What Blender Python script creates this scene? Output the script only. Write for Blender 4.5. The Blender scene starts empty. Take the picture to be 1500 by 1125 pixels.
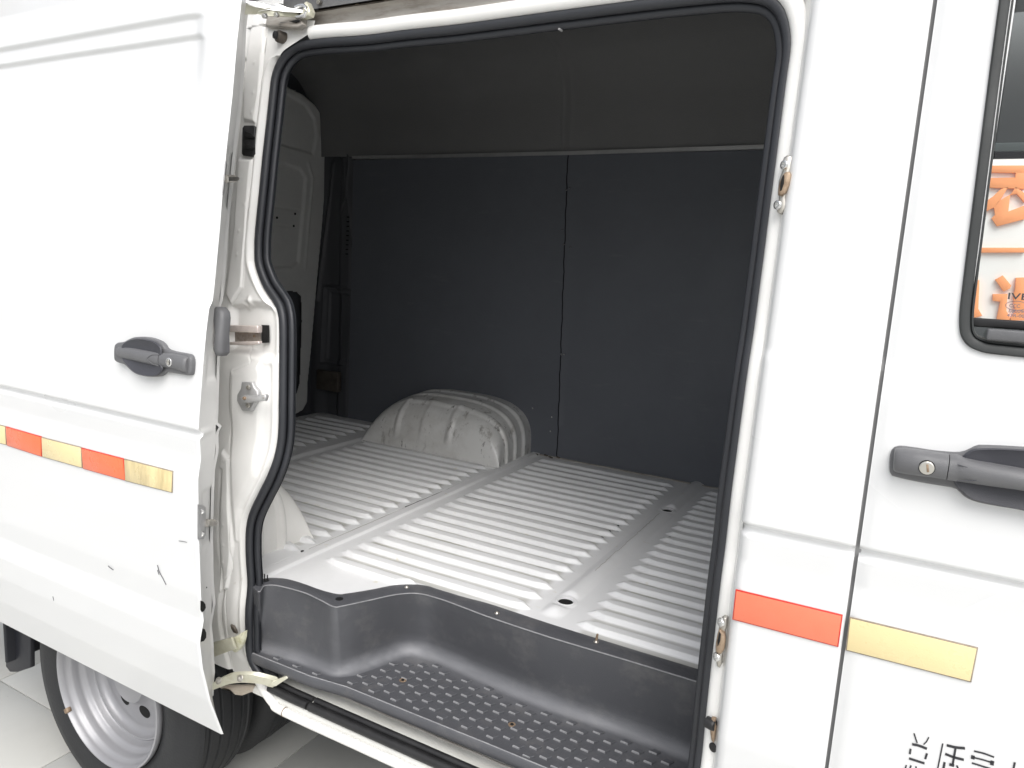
import bpy, bmesh, math, random
import numpy as np
from mathutils import Vector, Matrix
random.seed(4)
S = bpy.context.scene
R = math.radians
# ------------------------------------------------------------------ camera, sky, sun, exposure
cd = bpy.data.cameras.new('camera'); cam = bpy.data.objects.new('camera', cd); S.collection.objects.link(cam)
cam.matrix_world = Matrix(((0.877086, -0.125354, 0.463687, 0), (0.477041, 0.114451, -0.871397, -1.15),
                           (0.056084, 0.985499, 0.160142, 1.60), (0, 0, 0, 1)))
cd.sensor_width = 36; cd.lens = 25.3; cd.clip_start = .02; cd.clip_end = 2000
S.camera = cam
SUN_EL, SUN_AZ = 53, 143         # overcast: a wide soft sun, high over the near side of the van
w = bpy.data.worlds.new('World'); S.world = w; w.use_nodes = True
nt = w.node_tree; bg = nt.nodes['Background']
sky = nt.nodes.new('ShaderNodeTexSky'); sky.sky_type = 'NISHITA'; sky.sun_disc = False
sky.sun_elevation = R(SUN_EL); sky.sun_rotation = R(SUN_AZ); sky.dust_density = 4; sky.air_density = 1
hs = nt.nodes.new('ShaderNodeHueSaturation'); hs.inputs['Saturation'].default_value = .30
nt.links.new(sky.outputs[0], hs.inputs['Color']); nt.links.new(hs.outputs[0], bg.inputs[0])
bg.inputs[1].default_value = .15
sd = bpy.data.lights.new('sun', 'SUN'); sd.energy = 1.5; sd.angle = R(50); sd.color = (1, .985, .965)
sun = bpy.data.objects.new('sun', sd); S.collection.objects.link(sun)
_d = Vector((math.sin(R(SUN_AZ)) * math.cos(R(SUN_EL)), math.cos(R(SUN_AZ)) * math.cos(R(SUN_EL)), math.sin(R(SUN_EL))))
sun.rotation_euler = _d.to_track_quat('Z', 'Y').to_euler(); sun.location = (0, -5, 8)
S.view_settings.view_transform = 'Standard'; S.view_settings.look = 'None'; S.view_settings.exposure = .4
S.cycles.max_bounces = 10; S.cycles.diffuse_bounces = 6; S.cycles.transparent_max_bounces = 12

# ------------------------------------------------------------------ materials
def new_mat(name, col, rough=.5, metal=0, var=.0, scale=8, bump=0, bscale=200, coat=0, spec=.5, var2=None, detail=6, stretch=None):
    """principled material; var = strength of large soft colour variation toward var2, bump = fine relief"""
    m = bpy.data.materials.new(name); m.use_nodes = True; t = m.node_tree; p = t.nodes['Principled BSDF']
    p.inputs['Base Color'].default_value = (*col, 1); p.inputs['Roughness'].default_value = rough
    p.inputs['Metallic'].default_value = metal; p.inputs['Coat Weight'].default_value = coat
    p.inputs['Coat Roughness'].default_value = .08; p.inputs['Specular IOR Level'].default_value = spec
    tc = t.nodes.new('ShaderNodeTexCoord'); mp = t.nodes.new('ShaderNodeMapping')
    t.links.new(tc.outputs['Object'], mp.inputs[0])
    if stretch: mp.inputs['Scale'].default_value = stretch
    if var:
        n = t.nodes.new('ShaderNodeTexNoise'); n.inputs['Scale'].default_value = scale; n.inputs['Detail'].default_value = detail
        n.inputs['Roughness'].default_value = .65
        t.links.new(mp.outputs[0], n.inputs[0])
        r = t.nodes.new('ShaderNodeMapRange'); r.inputs[1].default_value = .45; r.inputs[2].default_value = .75
        r.inputs[3].default_value = 0; r.inputs[4].default_value = var
        t.links.new(n.outputs[0], r.inputs[0])
        mx = t.nodes.new('ShaderNodeMix'); mx.data_type = 'RGBA'
        mx.inputs[6].default_value = (*col, 1); mx.inputs[7].default_value = (*(var2 or tuple(c * .5 for c in col)), 1)
        t.links.new(r.outputs[0], mx.inputs[0]); t.links.new(mx.outputs[2], p.inputs['Base Color'])
        rr = t.nodes.new('ShaderNodeMapRange'); rr.inputs[1].default_value = .3; rr.inputs[2].default_value = .7
        rr.inputs[3].default_value = max(.03, rough - .06); rr.inputs[4].default_value = min(1, rough + .1)
        t.links.new(n.outputs[0], rr.inputs[0]); t.links.new(rr.outputs[0], p.inputs['Roughness'])
    if bump:
        n2 = t.nodes.new('ShaderNodeTexNoise'); n2.inputs['Scale'].default_value = bscale; n2.inputs['Detail'].default_value = 3
        t.links.new(mp.outputs[0], n2.inputs[0])
        b = t.nodes.new('ShaderNodeBump'); b.inputs['Strength'].default_value = bump; b.inputs['Distance'].default_value = .002
        t.links.new(n2.outputs[0], b.inputs['Height']); t.links.new(b.outputs[0], p.inputs['Normal'])
    return m

def add_stain(m, col, scale, lo, hi, amt, stretch=(1, 1, 1), seed=0.):
    """a further layer of stains / scuffs with a shape of their own over the base colour"""
    t = m.node_tree; p = t.nodes['Principled BSDF']
    tc = t.nodes.new('ShaderNodeTexCoord'); mp = t.nodes.new('ShaderNodeMapping'); mp.inputs['Scale'].default_value = stretch
    mp.inputs['Location'].default_value = (seed, seed * .7, seed * .3)
    n = t.nodes.new('ShaderNodeTexNoise'); n.inputs['Scale'].default_value = scale; n.inputs['Detail'].default_value = 9; n.inputs['Roughness'].default_value = .7
    r = t.nodes.new('ShaderNodeMapRange'); r.inputs[1].default_value = lo; r.inputs[2].default_value = hi; r.inputs[4].default_value = amt
    mx = t.nodes.new('ShaderNodeMix'); mx.data_type = 'RGBA'; mx.inputs[7].default_value = (*col, 1)
    t.links.new(tc.outputs['Object'], mp.inputs[0]); t.links.new(mp.outputs[0], n.inputs[0]); t.links.new(n.outputs[0], r.inputs[0])
    t.links.new(r.outputs[0], mx.inputs[0])
    s = p.inputs['Base Color']
    if s.is_linked: t.links.new(s.links[0].from_socket, mx.inputs[6])
    else: mx.inputs[6].default_value = s.default_value
    t.links.new(mx.outputs[2], s)
    return m

M = {}
M['paint'] = new_mat('white_paint', (.70, .705, .705), .30, var=.05, scale=1.2, var2=(.60, .605, .60), coat=.5, detail=1)
M['jamb'] = new_mat('white_jamb_paint', (.78, .775, .755), .38, var=.25, scale=9, var2=(.66, .65, .62), coat=.3)
add_stain(M['jamb'], (.42, .36, .26), 22, .66, .78, .5)
M['ledge'] = new_mat('dusty_white_sill', (.58, .58, .55), .5, var=.6, scale=16, var2=(.40, .39, .35), stretch=(.4, 1, 1))
M['floor'] = new_mat('white_floor_paint', (.74, .745, .75), .45, var=.4, scale=5, var2=(.58, .585, .58), coat=0)
M['arch'] = new_mat('white_arch_paint', (.74, .74, .725), .34, var=.5, scale=7, var2=(.42, .40, .36), coat=.3)
add_stain(M['arch'], (.46, .45, .42), 6, .50, .75, .6, (1, 1, 1.4), 3)
add_stain(M['arch'], (.05, .042, .036), 30, .61, .68, .8, (1.2, 1.2, .35), 8)
add_stain(M['arch'], (.12, .10, .075), 9, .58, .70, .75, (2, 2, .6), 2)
M['archn'] = new_mat('white_arch_paint_near', (.78, .77, .74), .36, var=.3, scale=6, var2=(.68, .66, .60), coat=.3)
add_stain(M['archn'], (.52, .36, .16), 7, .58, .72, .75, (1, 1, .45), 11)
M['rubber'] = new_mat('black_rubber', (.024, .026, .031), .48, var=.3, scale=30, var2=(.035, .036, .042), bump=.15, bscale=300)
M['sillrub'] = new_mat('black_sill_rubber', (.013, .013, .014), .5, var=.4, scale=25, var2=(.03, .03, .03), bump=.15, bscale=300)
M['step'] = new_mat('charcoal_step_plastic', (.078, .080, .088), .40, var=.45, scale=6, var2=(.055, .056, .062), bump=.35, bscale=650, spec=.45)
add_stain(M['step'], (.17, .165, .16), 11, .52, .78, .55, (1, 1, 1), 5)
add_stain(M['step'], (.13, .13, .13), 60, .66, .78, .5, (1, 1, .5), 2)
M['handle'] = new_mat('grey_handle_plastic', (.128, .129, .134), .42, var=.2, scale=30, var2=(.09, .09, .1), bump=.25, bscale=900)
M['handle_in'] = new_mat('dark_handle_cup_plastic', (.045, .046, .055), .5, bump=.25, bscale=900)
M['dark'] = new_mat('black_plastic', (.012, .012, .013), .5)
M['hole'] = new_mat('black_void', (.004, .004, .004), .9)
M['board'] = new_mat('dark_blue_grey_wallboard', (.138, .148, .168), .55, var=.35, scale=3, var2=(.112, .120, .136), bump=.25, bscale=120, spec=.35)
add_stain(M['board'], (.22, .22, .225), 5, .60, .78, .4, (1, 1, 5), 4)
M['liner'] = new_mat('dark_brown_headliner', (.222, .222, .222), .75, var=.3, scale=2.5, var2=(.19, .19, .19), bump=.5, bscale=220, spec=.2)
M['pillar'] = new_mat('black_pillar_trim', (.08, .083, .092), .5, bump=.2, bscale=300)
M['trim'] = new_mat('brushed_aluminium_trim', (.55, .55, .55), .45, metal=.5, var=.8, scale=3, var2=(.3, .3, .3))
M['reardoor'] = new_mat('grey_white_rear_door_paint', (.70, .70, .68), .5, var=.2, scale=5, coat=.1)
M['steel'] = new_mat('zinc_steel', (.52, .50, .46), .36, metal=.85, var=.5, scale=60, var2=(.30, .27, .22))
M['zinc'] = new_mat('yellow_zinc_steel', (.62, .61, .50), .42, metal=.4, var=.5, scale=40, var2=(.46, .42, .28))
M['railp'] = new_mat('pinkish_steel_rail', (.78, .70, .66), .35, metal=.5, var=.5, scale=50, var2=(.50, .42, .38))
M['railw'] = new_mat('worn_steel_web', (.42, .37, .33), .5, metal=.5, var=.8, scale=60, var2=(.20, .15, .12))
M['bright'] = new_mat('bright_steel', (.75, .75, .74), .25, metal=.9)
M['rust'] = new_mat('rusty_steel', (.36, .27, .19), .6, metal=.5, var=.8, scale=70, var2=(.12, .07, .045), bump=.3)
M['rail'] = new_mat('grimy_brown_rail', (.10, .085, .07), .6, metal=.2, var=.7, scale=25, var2=(.03, .025, .022))
M['grime'] = new_mat('grimy_grey_channel', (.38, .36, .33), .6, var=.8, scale=22, var2=(.16, .13, .10), stretch=(.5, 1, 3))
M['cast'] = new_mat('grey_cast_metal', (.52, .52, .52), .45, metal=.6, var=.3, scale=80, var2=(.35, .34, .33))
M['rim'] = new_mat('silver_wheel_paint', (.33, .33, .345), .42, metal=.3, var=.4, scale=9, var2=(.30, .30, .31), coat=.2)
M['tyre'] = new_mat('tyre_rubber', (.014, .015, .017), .6, var=.5, scale=6, var2=(.030, .030, .030), bump=.4, bscale=150)
M['flap'] = new_mat('mud_flap_rubber', (.014, .015, .02), .5)
M['seam'] = new_mat('dark_gap', (.30, .30, .30), .7)
M['seamw'] = new_mat('grey_sealant', (.33, .32, .29), .7)
M['wax'] = new_mat('yellowed_grease', (.75, .74, .58), .35, var=.7, scale=45, var2=(.28, .26, .06), bump=1., bscale=60)
M['tape'] = new_mat('crumpled_beige_sealant', (.62, .55, .46), .6, var=.6, scale=30, var2=(.42, .33, .24), bump=.6, bscale=50)
M['ink'] = new_mat('black_ink', (.03, .03, .035), .6)
M['scratch'] = new_mat('scratched_primer', (.11, .11, .12), .7)
M['key'] = new_mat('key_cylinder_steel', (.62, .60, .55), .3, metal=.9)
M['lacquer'] = new_mat('frame_gasket_black', (.020, .023, .023), .5, var=.2, scale=10, bump=.1)
M['cab'] = new_mat('cab_grey_trim', (.22, .23, .235), .8)
M['cablight'] = new_mat('cab_pale_trim', (.35, .40, .40), .6)
M['signw'] = new_mat('white_sign_face', (.86, .85, .83), .6)
M['signo'] = new_mat('orange_sign_letters', (.86, .33, .13), .6)

def tape_mat(name, c1, c2, edge, stain=0):
    m = new_mat(name, c1, .28, var=.5, scale=14, var2=c2, coat=.6, bump=.35, bscale=900)
    if stain: add_stain(m, (.20, .13, .04), 9, .45, .75, stain, (3, 1, .6), 6)
    return m
M['tred'] = tape_mat('orange_red_reflective_tape', (.86, .17, .06), (.80, .12, .035), 0)
M['tyel'] = tape_mat('pale_yellow_reflective_tape', (.80, .665, .36), (.78, .64, .32), 0)
M['tredp'] = tape_mat('overexposed_orange_red_tape', (.84, .20, .105), (.82, .17, .085), 0)  # paler copy of the red tape, overexposure put into its colour
add_stain(M['tredp'], (.45, .12, .06), 26, .62, .74, .6)
M['tyels'] = tape_mat('stained_yellow_reflective_tape', (.80, .665, .36), (.76, .60, .29), 0, .55)
M['tborder_r'] = new_mat('dark_red_tape_edge', (.55, .03, .02), .4)
M['tborder_y'] = new_mat('grimy_tape_edge', (.30, .25, .19), .7, var=.6, scale=80)

def glass_mat():
    m = bpy.data.materials.new('window_glass'); m.use_nodes = True; t = m.node_tree; t.nodes.clear()
    o = t.nodes.new('ShaderNodeOutputMaterial'); mx = t.nodes.new('ShaderNodeMixShader')
    tr = t.nodes.new('ShaderNodeBsdfTransparent'); tr.inputs[0].default_value = (.90, .93, .91, 1)
    gl = t.nodes.new('ShaderNodeBsdfGlossy'); gl.inputs['Roughness'].default_value = .02
    fr = t.nodes.new('ShaderNodeFresnel'); fr.inputs[0].default_value = 1.5
    t.links.new(fr.outputs[0], mx.inputs[0]); t.links.new(tr.outputs[0], mx.inputs[1]); t.links.new(gl.outputs[0], mx.inputs[2])
    t.links.new(mx.outputs[0], o.inputs[0]); return m
M['glass'] = glass_mat()

def tile_mat():
    m = new_mat('pale_stone_tile', (.56, .56, .53), .38, var=.35, scale=2.2, var2=(.40, .39, .36), coat=.1)
    add_stain(m, (.25, .25, .24), 55, .66, .72, .6)
    t = m.node_tree; oi = t.nodes.new('ShaderNodeObjectInfo'); p = t.nodes['Principled BSDF']
    hv = t.nodes.new('ShaderNodeHueSaturation'); r = t.nodes.new('ShaderNodeMapRange'); r.inputs[3].default_value = .88; r.inputs[4].default_value = 1.08
    t.links.new(oi.outputs['Random'], r.inputs[0]); t.links.new(r.outputs[0], hv.inputs['Value'])
    l = p.inputs['Base Color'].links[0].from_socket
    t.links.new(l, hv.inputs['Color']); t.links.new(hv.outputs[0], p.inputs['Base Color'])
    return m
M['tile'] = tile_mat()
M['grout'] = new_mat('dark_grout', (.10, .095, .09), .9)
M['ground'] = new_mat('pale_paving', (.46, .46, .44), .7, var=.4, scale=.3, var2=(.38, .38, .36))

# ------------------------------------------------------------------ helpers
def tag(o, label=None, cat=None, group=None, kind=None):
    for k, v in (('label', label), ('category', cat), ('group', group), ('kind', kind)):
        if v: o[k] = v
    return o
def mobj(name, V, F, mat, parent=None, smooth=38, mats=None, midx=None):
    me = bpy.data.meshes.new(name); me.from_pydata([tuple(map(float, v)) for v in V], [], [tuple(int(i) for i in f) for f in F])
    for m in (mats or [mat]): me.materials.append(M[m] if isinstance(m, str) else m)
    if midx is not None: me.polygons.foreach_set('material_index', np.array(midx, dtype=np.int32))
    if smooth:
        me.polygons.foreach_set('use_smooth', np.ones(len(me.polygons), dtype=bool)); me.set_sharp_from_angle(angle=R(smooth))
    me.update()
    o = bpy.data.objects.new(name, me); S.collection.objects.link(o)
    if parent: o.parent = parent
    return o
def gridf(name, us, vs, fn, mat, parent=None, mask=None, smooth=38, flip=False, mats=None, mfn=None):
    us = np.asarray(us, float); vs = np.asarray(vs, float)
    U, W = np.meshgrid(us, vs); X, Y, Z = fn(U, W)
    V = np.stack([X + 0 * U, Y + 0 * U, Z + 0 * U], -1).reshape(-1, 3); n = len(us); k = len(vs)
    i = (np.arange(k - 1)[:, None] * n + np.arange(n - 1)[None]).ravel()
    F = np.stack([i, i + 1, i + n + 1, i + n], 1)
    if flip: F = F[:, ::-1]
    c = V[F].mean(1)
    if mask is not None:
        keep = ~mask(c[:, 0], c[:, 1], c[:, 2]); F = F[keep]; c = c[keep]
    return mobj(name, V, F, mat, parent, smooth, mats, None if mfn is None else mfn(c[:, 0], c[:, 1], c[:, 2]))
def loft(name, rings, mat, parent=None, cap0=True, cap1=True, closed=True, smooth=38):
    n = len(rings[0]); V = [p for r in rings for p in r]; F = []
    for a in range(len(rings) - 1):
        for i in range(n if closed else n - 1):
            j = (i + 1) % n; F.append((a * n + i, a * n + j, (a + 1) * n + j, (a + 1) * n + i))
    if cap0: F.append(tuple(range(n))[::-1])
    if cap1: F.append(tuple((len(rings) - 1) * n + i for i in range(n)))
    return mobj(name, V, F, mat, parent, smooth)
def inset(pts, d):
    """true inward offset of a planar outline given in the x,z plane"""
    P = np.array([(p[0], p[2]) for p in pts]); n = len(P)
    A = .5 * sum(P[i][0] * P[(i + 1) % n][1] - P[(i + 1) % n][0] * P[i][1] for i in range(n)); s = 1 if A > 0 else -1
    out = []
    for i in range(n):
        e0 = P[i] - P[i - 1]; e1 = P[(i + 1) % n] - P[i]
        e0 = e0 / (np.linalg.norm(e0) + 1e-9); e1 = e1 / (np.linalg.norm(e1) + 1e-9)
        n0 = s * np.array([-e0[1], e0[0]]); n1 = s * np.array([-e1[1], e1[0]])
        b = n0 + n1; b = b / max(.25, (np.linalg.norm(b) ** 2) / 2)
        q = P[i] + b * d; out.append((q[0], pts[i][1], q[1]))
    return out
def plate(name, pts, t, mat, parent=None, bev=.0015, back=.002):
    """a plate in the body-side plane: outline pts, standing t proud towards the viewer's side (-y)"""
    bev = min(bev, t * .6)
    mv = lambda q, d: [(p[0], p[1] + d, p[2]) for p in q]
    return loft(name, [mv(pts, back), mv(pts, -(t - bev)), mv(inset(pts, bev * .35), -(t - bev * .35)), mv(inset(pts, bev), -t)], mat, parent, smooth=50)
def catmull(P, n, closed=False):
    P = np.array(P, float); m = len(P); out = []
    if not closed: E_ = np.vstack([2 * P[0] - P[1], P, 2 * P[-1] - P[-2]])
    segs = m if closed else m - 1
    for s in range(segs):
        if closed: p0, p1, p2, p3 = P[(s - 1) % m], P[s], P[(s + 1) % m], P[(s + 2) % m]
        else: p0, p1, p2, p3 = E_[s], E_[s + 1], E_[s + 2], E_[s + 3]
        for k in range(n):
            t = k / n
            out.append(.5 * ((2 * p1) + (-p0 + p2) * t + (2 * p0 - 5 * p1 + 4 * p2 - p3) * t * t + (-p0 + 3 * p1 - 3 * p2 + p3) * t ** 3))
    if not closed: out.append(P[-1])
    return np.array(out)
def resample(P, n, closed=False):
    P = np.array(P, float)
    if closed: P = np.vstack([P, P[:1]])
    d = np.r_[0, np.cumsum(np.linalg.norm(np.diff(P, axis=0), axis=1))]
    t = np.linspace(0, d[-1], n + 1 if closed else n)
    if closed: t = t[:-1]
    return np.stack([np.interp(t, d, P[:, k]) for k in range(P.shape[1])], 1)
def sweep(name, path, prof, mat, parent=None, closed=False, up=(0, 0, 1), caps=True, smooth=50):
    """prof: (a,b) pairs; a along 'up' made square to the path, b along path x up"""
    P = np.array(path, float); n = len(P)
    T = np.roll(P, -1, 0) - np.roll(P, 1, 0)
    if not closed: T[0] = P[1] - P[0]; T[-1] = P[-1] - P[-2]
    T /= np.linalg.norm(T, axis=1)[:, None]
    U = np.array(up, float); U = np.tile(U, (n, 1)) if U.ndim == 1 else U
    U = U - T * (U * T).sum(1)[:, None]; U /= np.linalg.norm(U, axis=1)[:, None]
    B = np.cross(T, U)
    m = len(prof); V = []; F = []
    for i in range(n):
        for a, b in prof: V.append(P[i] + U[i] * a + B[i] * b)
    for i in range(n if closed else n - 1):
        k = (i + 1) % n
        for j in range(m): l = (j + 1) % m; F.append((i * m + j, i * m + l, k * m + l, k * m + j))
    if caps and not closed: F.append(tuple(range(m))[::-1]); F.append(tuple((n - 1) * m + j for j in range(m)))
    return mobj(name, V, F, mat, parent, smooth)
def circ(r, n=12, rb=None, c=(0, 0)):
    return [(c[0] + r * math.cos(2 * math.pi * k / n), c[1] + (rb or r) * math.sin(2 * math.pi * k / n)) for k in range(n)]
def tube(name, path, r, mat, parent=None, closed=False, n=12, up=(0, .3, 1)): return sweep(name, path, circ(r, n), mat, parent, closed, up)
def box(name, c, s, mat, parent=None, bev=.002, rot=None):
    bm = bmesh.new(); bmesh.ops.create_cube(bm, size=1)
    for v in bm.verts: v.co = Vector((v.co.x * s[0], v.co.y * s[1], v.co.z * s[2]))
    b = min(bev, min(s) * .45)
    if b > 0: bmesh.ops.bevel(bm, geom=bm.edges[:], offset=b, segments=2, affect='EDGES', profile=.5)
    me = bpy.data.meshes.new(name); bm.to_mesh(me); bm.free(); me.materials.append(M[mat])
    me.polygons.foreach_set('use_smooth', np.ones(len(me.polygons), dtype=bool)); me.set_sharp_from_angle(angle=R(50))
    o = bpy.data.objects.new(name, me); S.collection.objects.link(o); o.location = c
    if rot: o.rotation_euler = rot
    if parent: o.parent = parent
    return o
def disc(name, c, axis, r, h, mat, parent=None, n=20, dome=0., inner=0):
    """short cylinder from c along axis, with a rounded rim"""
    a = Vector(axis).normalized(); u = a.orthogonal().normalized(); v = a.cross(u); c = Vector(c)
    rr = [(r, 0), (r, h * .7), (r * .93, h * .93), (r * .82, h)]
    if dome: rr += [(r * .5, h + dome * .8), (r * .15, h + dome)]
    if inner: rr += [(r * inner, h), (r * inner * .9, h * .3)]
    rings = [[tuple(c + a * z + (u * math.cos(2 * math.pi * k / n) + v * math.sin(2 * math.pi * k / n)) * q) for k in range(n)] for q, z in rr]
    return loft(name, rings, mat, parent)
def lathe(name, c, prof, mat, parent=None, n=96, mod=None):
    """prof (r, y) turned about the y axis through c"""
    P = np.array(prof, float); th = np.linspace(0, 2 * np.pi, n, endpoint=False); V = []
    for t in th:
        for r, y in P: V.append((c[0] + r * math.cos(t), c[1] + y, c[2] + r * math.sin(t)))
    m = len(P); F = [(i * m + j, ((i + 1) % n) * m + j, ((i + 1) % n) * m + j + 1, i * m + j + 1) for i in range(n) for j in range(m - 1)]
    return mobj(name, V, F, mat, parent, 40)
def join(name, objs, parent):
    """several small solids of one part made into one mesh"""
    V = []; F = []; mats = []; mi = []
    for o in objs:
        k = len(V); mw = o.matrix_basis
        V += [tuple(mw @ v.co) for v in o.data.vertices]
        m = o.data.materials[0]
        if m not in mats: mats.append(m)
        for p in o.data.polygons: F.append(tuple(k + i for i in p.vertices)); mi.append(mats.index(m))
        d = o.data; bpy.data.objects.remove(o); bpy.data.meshes.remove(d)
    return mobj(name, V, F, None, parent, 45, mats, mi)
def seg_d(X, Z, pts):
    d = np.full(X.shape, 9.)
    for (a, b) in zip(pts[:-1], pts[1:]):
        ax, az = a; bx, bz = b; dx, dz = bx - ax, bz - az; L = dx * dx + dz * dz + 1e-12
        t = np.clip(((X - ax) * dx + (Z - az) * dz) / L, 0, 1)
        d = np.minimum(d, np.hypot(X - ax - t * dx, Z - az - t * dz))
    return d
def sd_poly(X, Z, pts):
    d = seg_d(X, Z, list(pts) + [pts[0]]); ins = np.zeros(X.shape, bool); n = len(pts)
    for i in range(n):
        x1, z1 = pts[i]; x2, z2 = pts[(i + 1) % n]
        c = ((z1 > Z) != (z2 > Z)) & (X < (x2 - x1) * (Z - z1) / (z2 - z1 + 1e-12) + x1); ins ^= c
    return np.where(ins, -d, d)
def sstep(x, a, b): t = np.clip((x - a) / (b - a), 0, 1); return t * t * (3 - 2 * t)
XZ = lambda L: [(p[0], p[2]) for p in L]
YZ = lambda L: [(p[1], p[2]) for p in L]

# outer body-side section (z, y): tumblehome above the waist, crease, reflector shelf, lower shelf, tuck-under
PR = [(.40, .082), (.469, .054), (.572, .02), (.664, 0), (.732, -.007), (.78, .004), (.839, -.002), (.977, -.005), (1.111, -.005), (1.155, .003),
      (1.199, .0005), (1.204, .010), (1.213, .0095), (1.219, -.002), (1.248, 0), (1.295, .005), (1.373, .013), (1.437, .021), (1.479, .028), (1.494, .037), (1.537, .043), (1.65, .057), (1.71, .063),
      (1.81, .075), (1.92, .091), (2.04, .105), (2.115, .116), (2.6, .18)]
_zz = np.arange(.36, 2.7, .002); _yy = np.interp(_zz, [p[0] for p in PR], [p[1] for p in PR])
_k = np.exp(-(np.arange(-8, 9) / 1.2) ** 2); _k /= _k.sum(); _ys = np.convolve(np.pad(_yy, 8, mode='edge'), _k, 'valid')
def prof(z): return np.interp(z, _zz, _ys)
_k2 = np.exp(-(np.arange(-40, 41) / 16.) ** 2); _k2 /= _k2.sum(); _y0 = np.interp(_zz, [p[0] for p in PR if not 1.19 < p[0] < 1.225], [p[1] for p in PR if not 1.19 < p[0] < 1.225])
_y2 = np.convolve(np.pad(_y0, 40, mode='edge'), _k2, 'valid')
def prof2(z): return np.interp(z, _zz, _y2)      # inner pressings follow the section without its crease and shelves
# the top of the smoothing leaves the small crease slightly softened, as pressed steel is

van = bpy.data.objects.new('cargo_van', None); S.collection.objects.link(van); van.location = (0, 0, 0)
tag(van, 'white panel van with its side door slid open on an empty ribbed load floor', 'van')

# ------------------------------------------------------------------ ground
G0 = -.02
g = mobj('ground', [(-400, -400, G0 - .035), (400, -400, G0 - .035), (400, 400, G0 - .035), (-400, 400, G0 - .035)], [(0, 1, 2, 3)], 'ground', smooth=0); tag(g, kind='structure')
mobj('grout_bed', [(-6, -3, G0 - .006), (3, -3, G0 - .006), (3, 4, G0 - .006), (-6, 4, G0 - .006)], [(0, 1, 2, 3)], 'grout', g, smooth=0)
tx0, ty0, ts = -2.775, .146, .5985
tm = None
for i in range(-5, 9):
    for j in range(-5, 6):
        c = (tx0 + (i + .5) * ts, ty0 + (j + .5) * ts, G0 - .006)
        if tm is None:
            tl = box('floor_tile', c, (ts - .004, ts - .004, .012), 'tile', g, .0012); tm = tl
        else:
            tl = tm.copy(); S.collection.objects.link(tl); tl.location = c
        tl.location.z += random.uniform(-.0003, .0003)

# ------------------------------------------------------------------ the door opening outline
L_OUT = [(-1.288, 0.158, 2.084), (-1.329, 0.156, 2.072), (-1.358, 0.151, 2.045), (-1.372, 0.147, 2.012), (-1.375, 0.142, 1.97), (-1.376, 0.129, 1.873), (-1.376, 0.112, 1.745), (-1.378, 0.102, 1.648), (-1.374, 0.096, 1.6), (-1.365, 0.091, 1.565), (-1.333, 0.086, 1.519), (-1.296, 0.078, 1.488), (-1.275, 0.071, 1.469), (-1.26, 0.065, 1.431), (-1.247, 0.053, 1.328), (-1.24, 0.046, 1.227), (-1.25, 0.045, 1.136), (-1.268, 0.04, 1.086), (-1.297, 0.04, 1.036), (-1.327, 0.04, 0.983), (-1.341, 0.041, 0.942), (-1.346, 0.042, 0.884), (-1.345, 0.04, 0.741), (-1.353, 0.049, 0.647), (-1.367, 0.067, 0.567)]
R_OUT = [(-0.265, 0.146, 2.073), (-0.242, 0.144, 2.062), (-0.226, 0.142, 2.049), (-0.215, 0.139, 2.03), (-0.206, 0.136, 2.004), (-0.204, 0.132, 1.975), (-0.205, 0.127, 1.932), (-0.205, 0.116, 1.853), (-0.207, 0.097, 1.704), (-0.207, 0.087, 1.613), (-0.205, 0.038, 1.273), (-0.207, 0.036, 1.146), (-0.209, 0.03, 1.042), (-0.211, 0.031, 0.915), (-0.208, 0.033, 0.848), (-0.202, 0.033, 0.754)]
T_OUT = [(-1.217, 0.158, 2.085), (-1.099, 0.157, 2.08), (-0.988, 0.157, 2.08), (-0.863, 0.157, 2.078), (-0.732, 0.157, 2.079), (-0.611, 0.157, 2.08)]
def ysl(z): return np.where(np.asarray(z) > .66, prof2(z) + .045, .046 + (prof2(.66) - .001) * np.clip((np.asarray(z) - .54) / .12, 0, 1))
path = [(-1.262, .537), (-1.312, .548), (-1.346, .585)] + [(x, z) for x, z in XZ(L_OUT)[::-1] if z > .60] + XZ(T_OUT)
path += [(-.40, 2.080), (-.285, 2.073), (-.232, 2.045), (-.207, 1.985)] + [(-.205, 1.9), (-.204, 1.7), (-.204, 1.4), (-.205, 1.1), (-.206, .85), (-.206, .66), (-.214, .59), (-.25, .545), (-.32, .537)]
path += [(-.6, .537), (-.95, .537)]
OP = resample(catmull(path, 8, True), 420, True)           # closed outline of the opening, (x, z), anticlockwise start bottom left
def offs(P, d):
    T = np.roll(P, -1, 0) - np.roll(P, 1, 0); T /= np.linalg.norm(T, axis=1)[:, None]
    N = np.stack([T[:, 1], -T[:, 0]], 1)                   # clockwise path: right-hand normal points inward
    for _ in range(2): N = (N + np.roll(N, 1, 0) + np.roll(N, -1, 0)) / 3
    return P + N * d
def at3(P, dy): return np.stack([P[:, 0], ysl(P[:, 1]) + dy, P[:, 1]], 1)
_i = [k for k in range(len(OP)) if OP[k, 1] > .5375 + 1e-4 or OP[k, 0] < -1.25]
_g = max(range(len(_i)), key=lambda k: (_i[k] - _i[k - 1]) % len(OP)); OPK = np.array(_i[_g:] + _i[:_g])     # the seal ends where the sill rubbers start
seal = sweep('door_seal', at3(offs(OP, .009), -.004)[OPK], circ(.0085, 12, .0105), 'rubber', van, False, up=(0, -1, 0))
sweep('seal_lip', at3(offs(OP, .023), .008)[OPK], circ(.0062, 10, .0085), 'rubber', van, False, up=(0, -1, 0))
_rf_ = [at3(offs(OP, .002), .010), at3(offs(OP, .016), .014), at3(offs(OP, .030), .016)]
_V = np.vstack([r[OPK] for r in _rf_]); _n = len(OPK); _F = []
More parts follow.
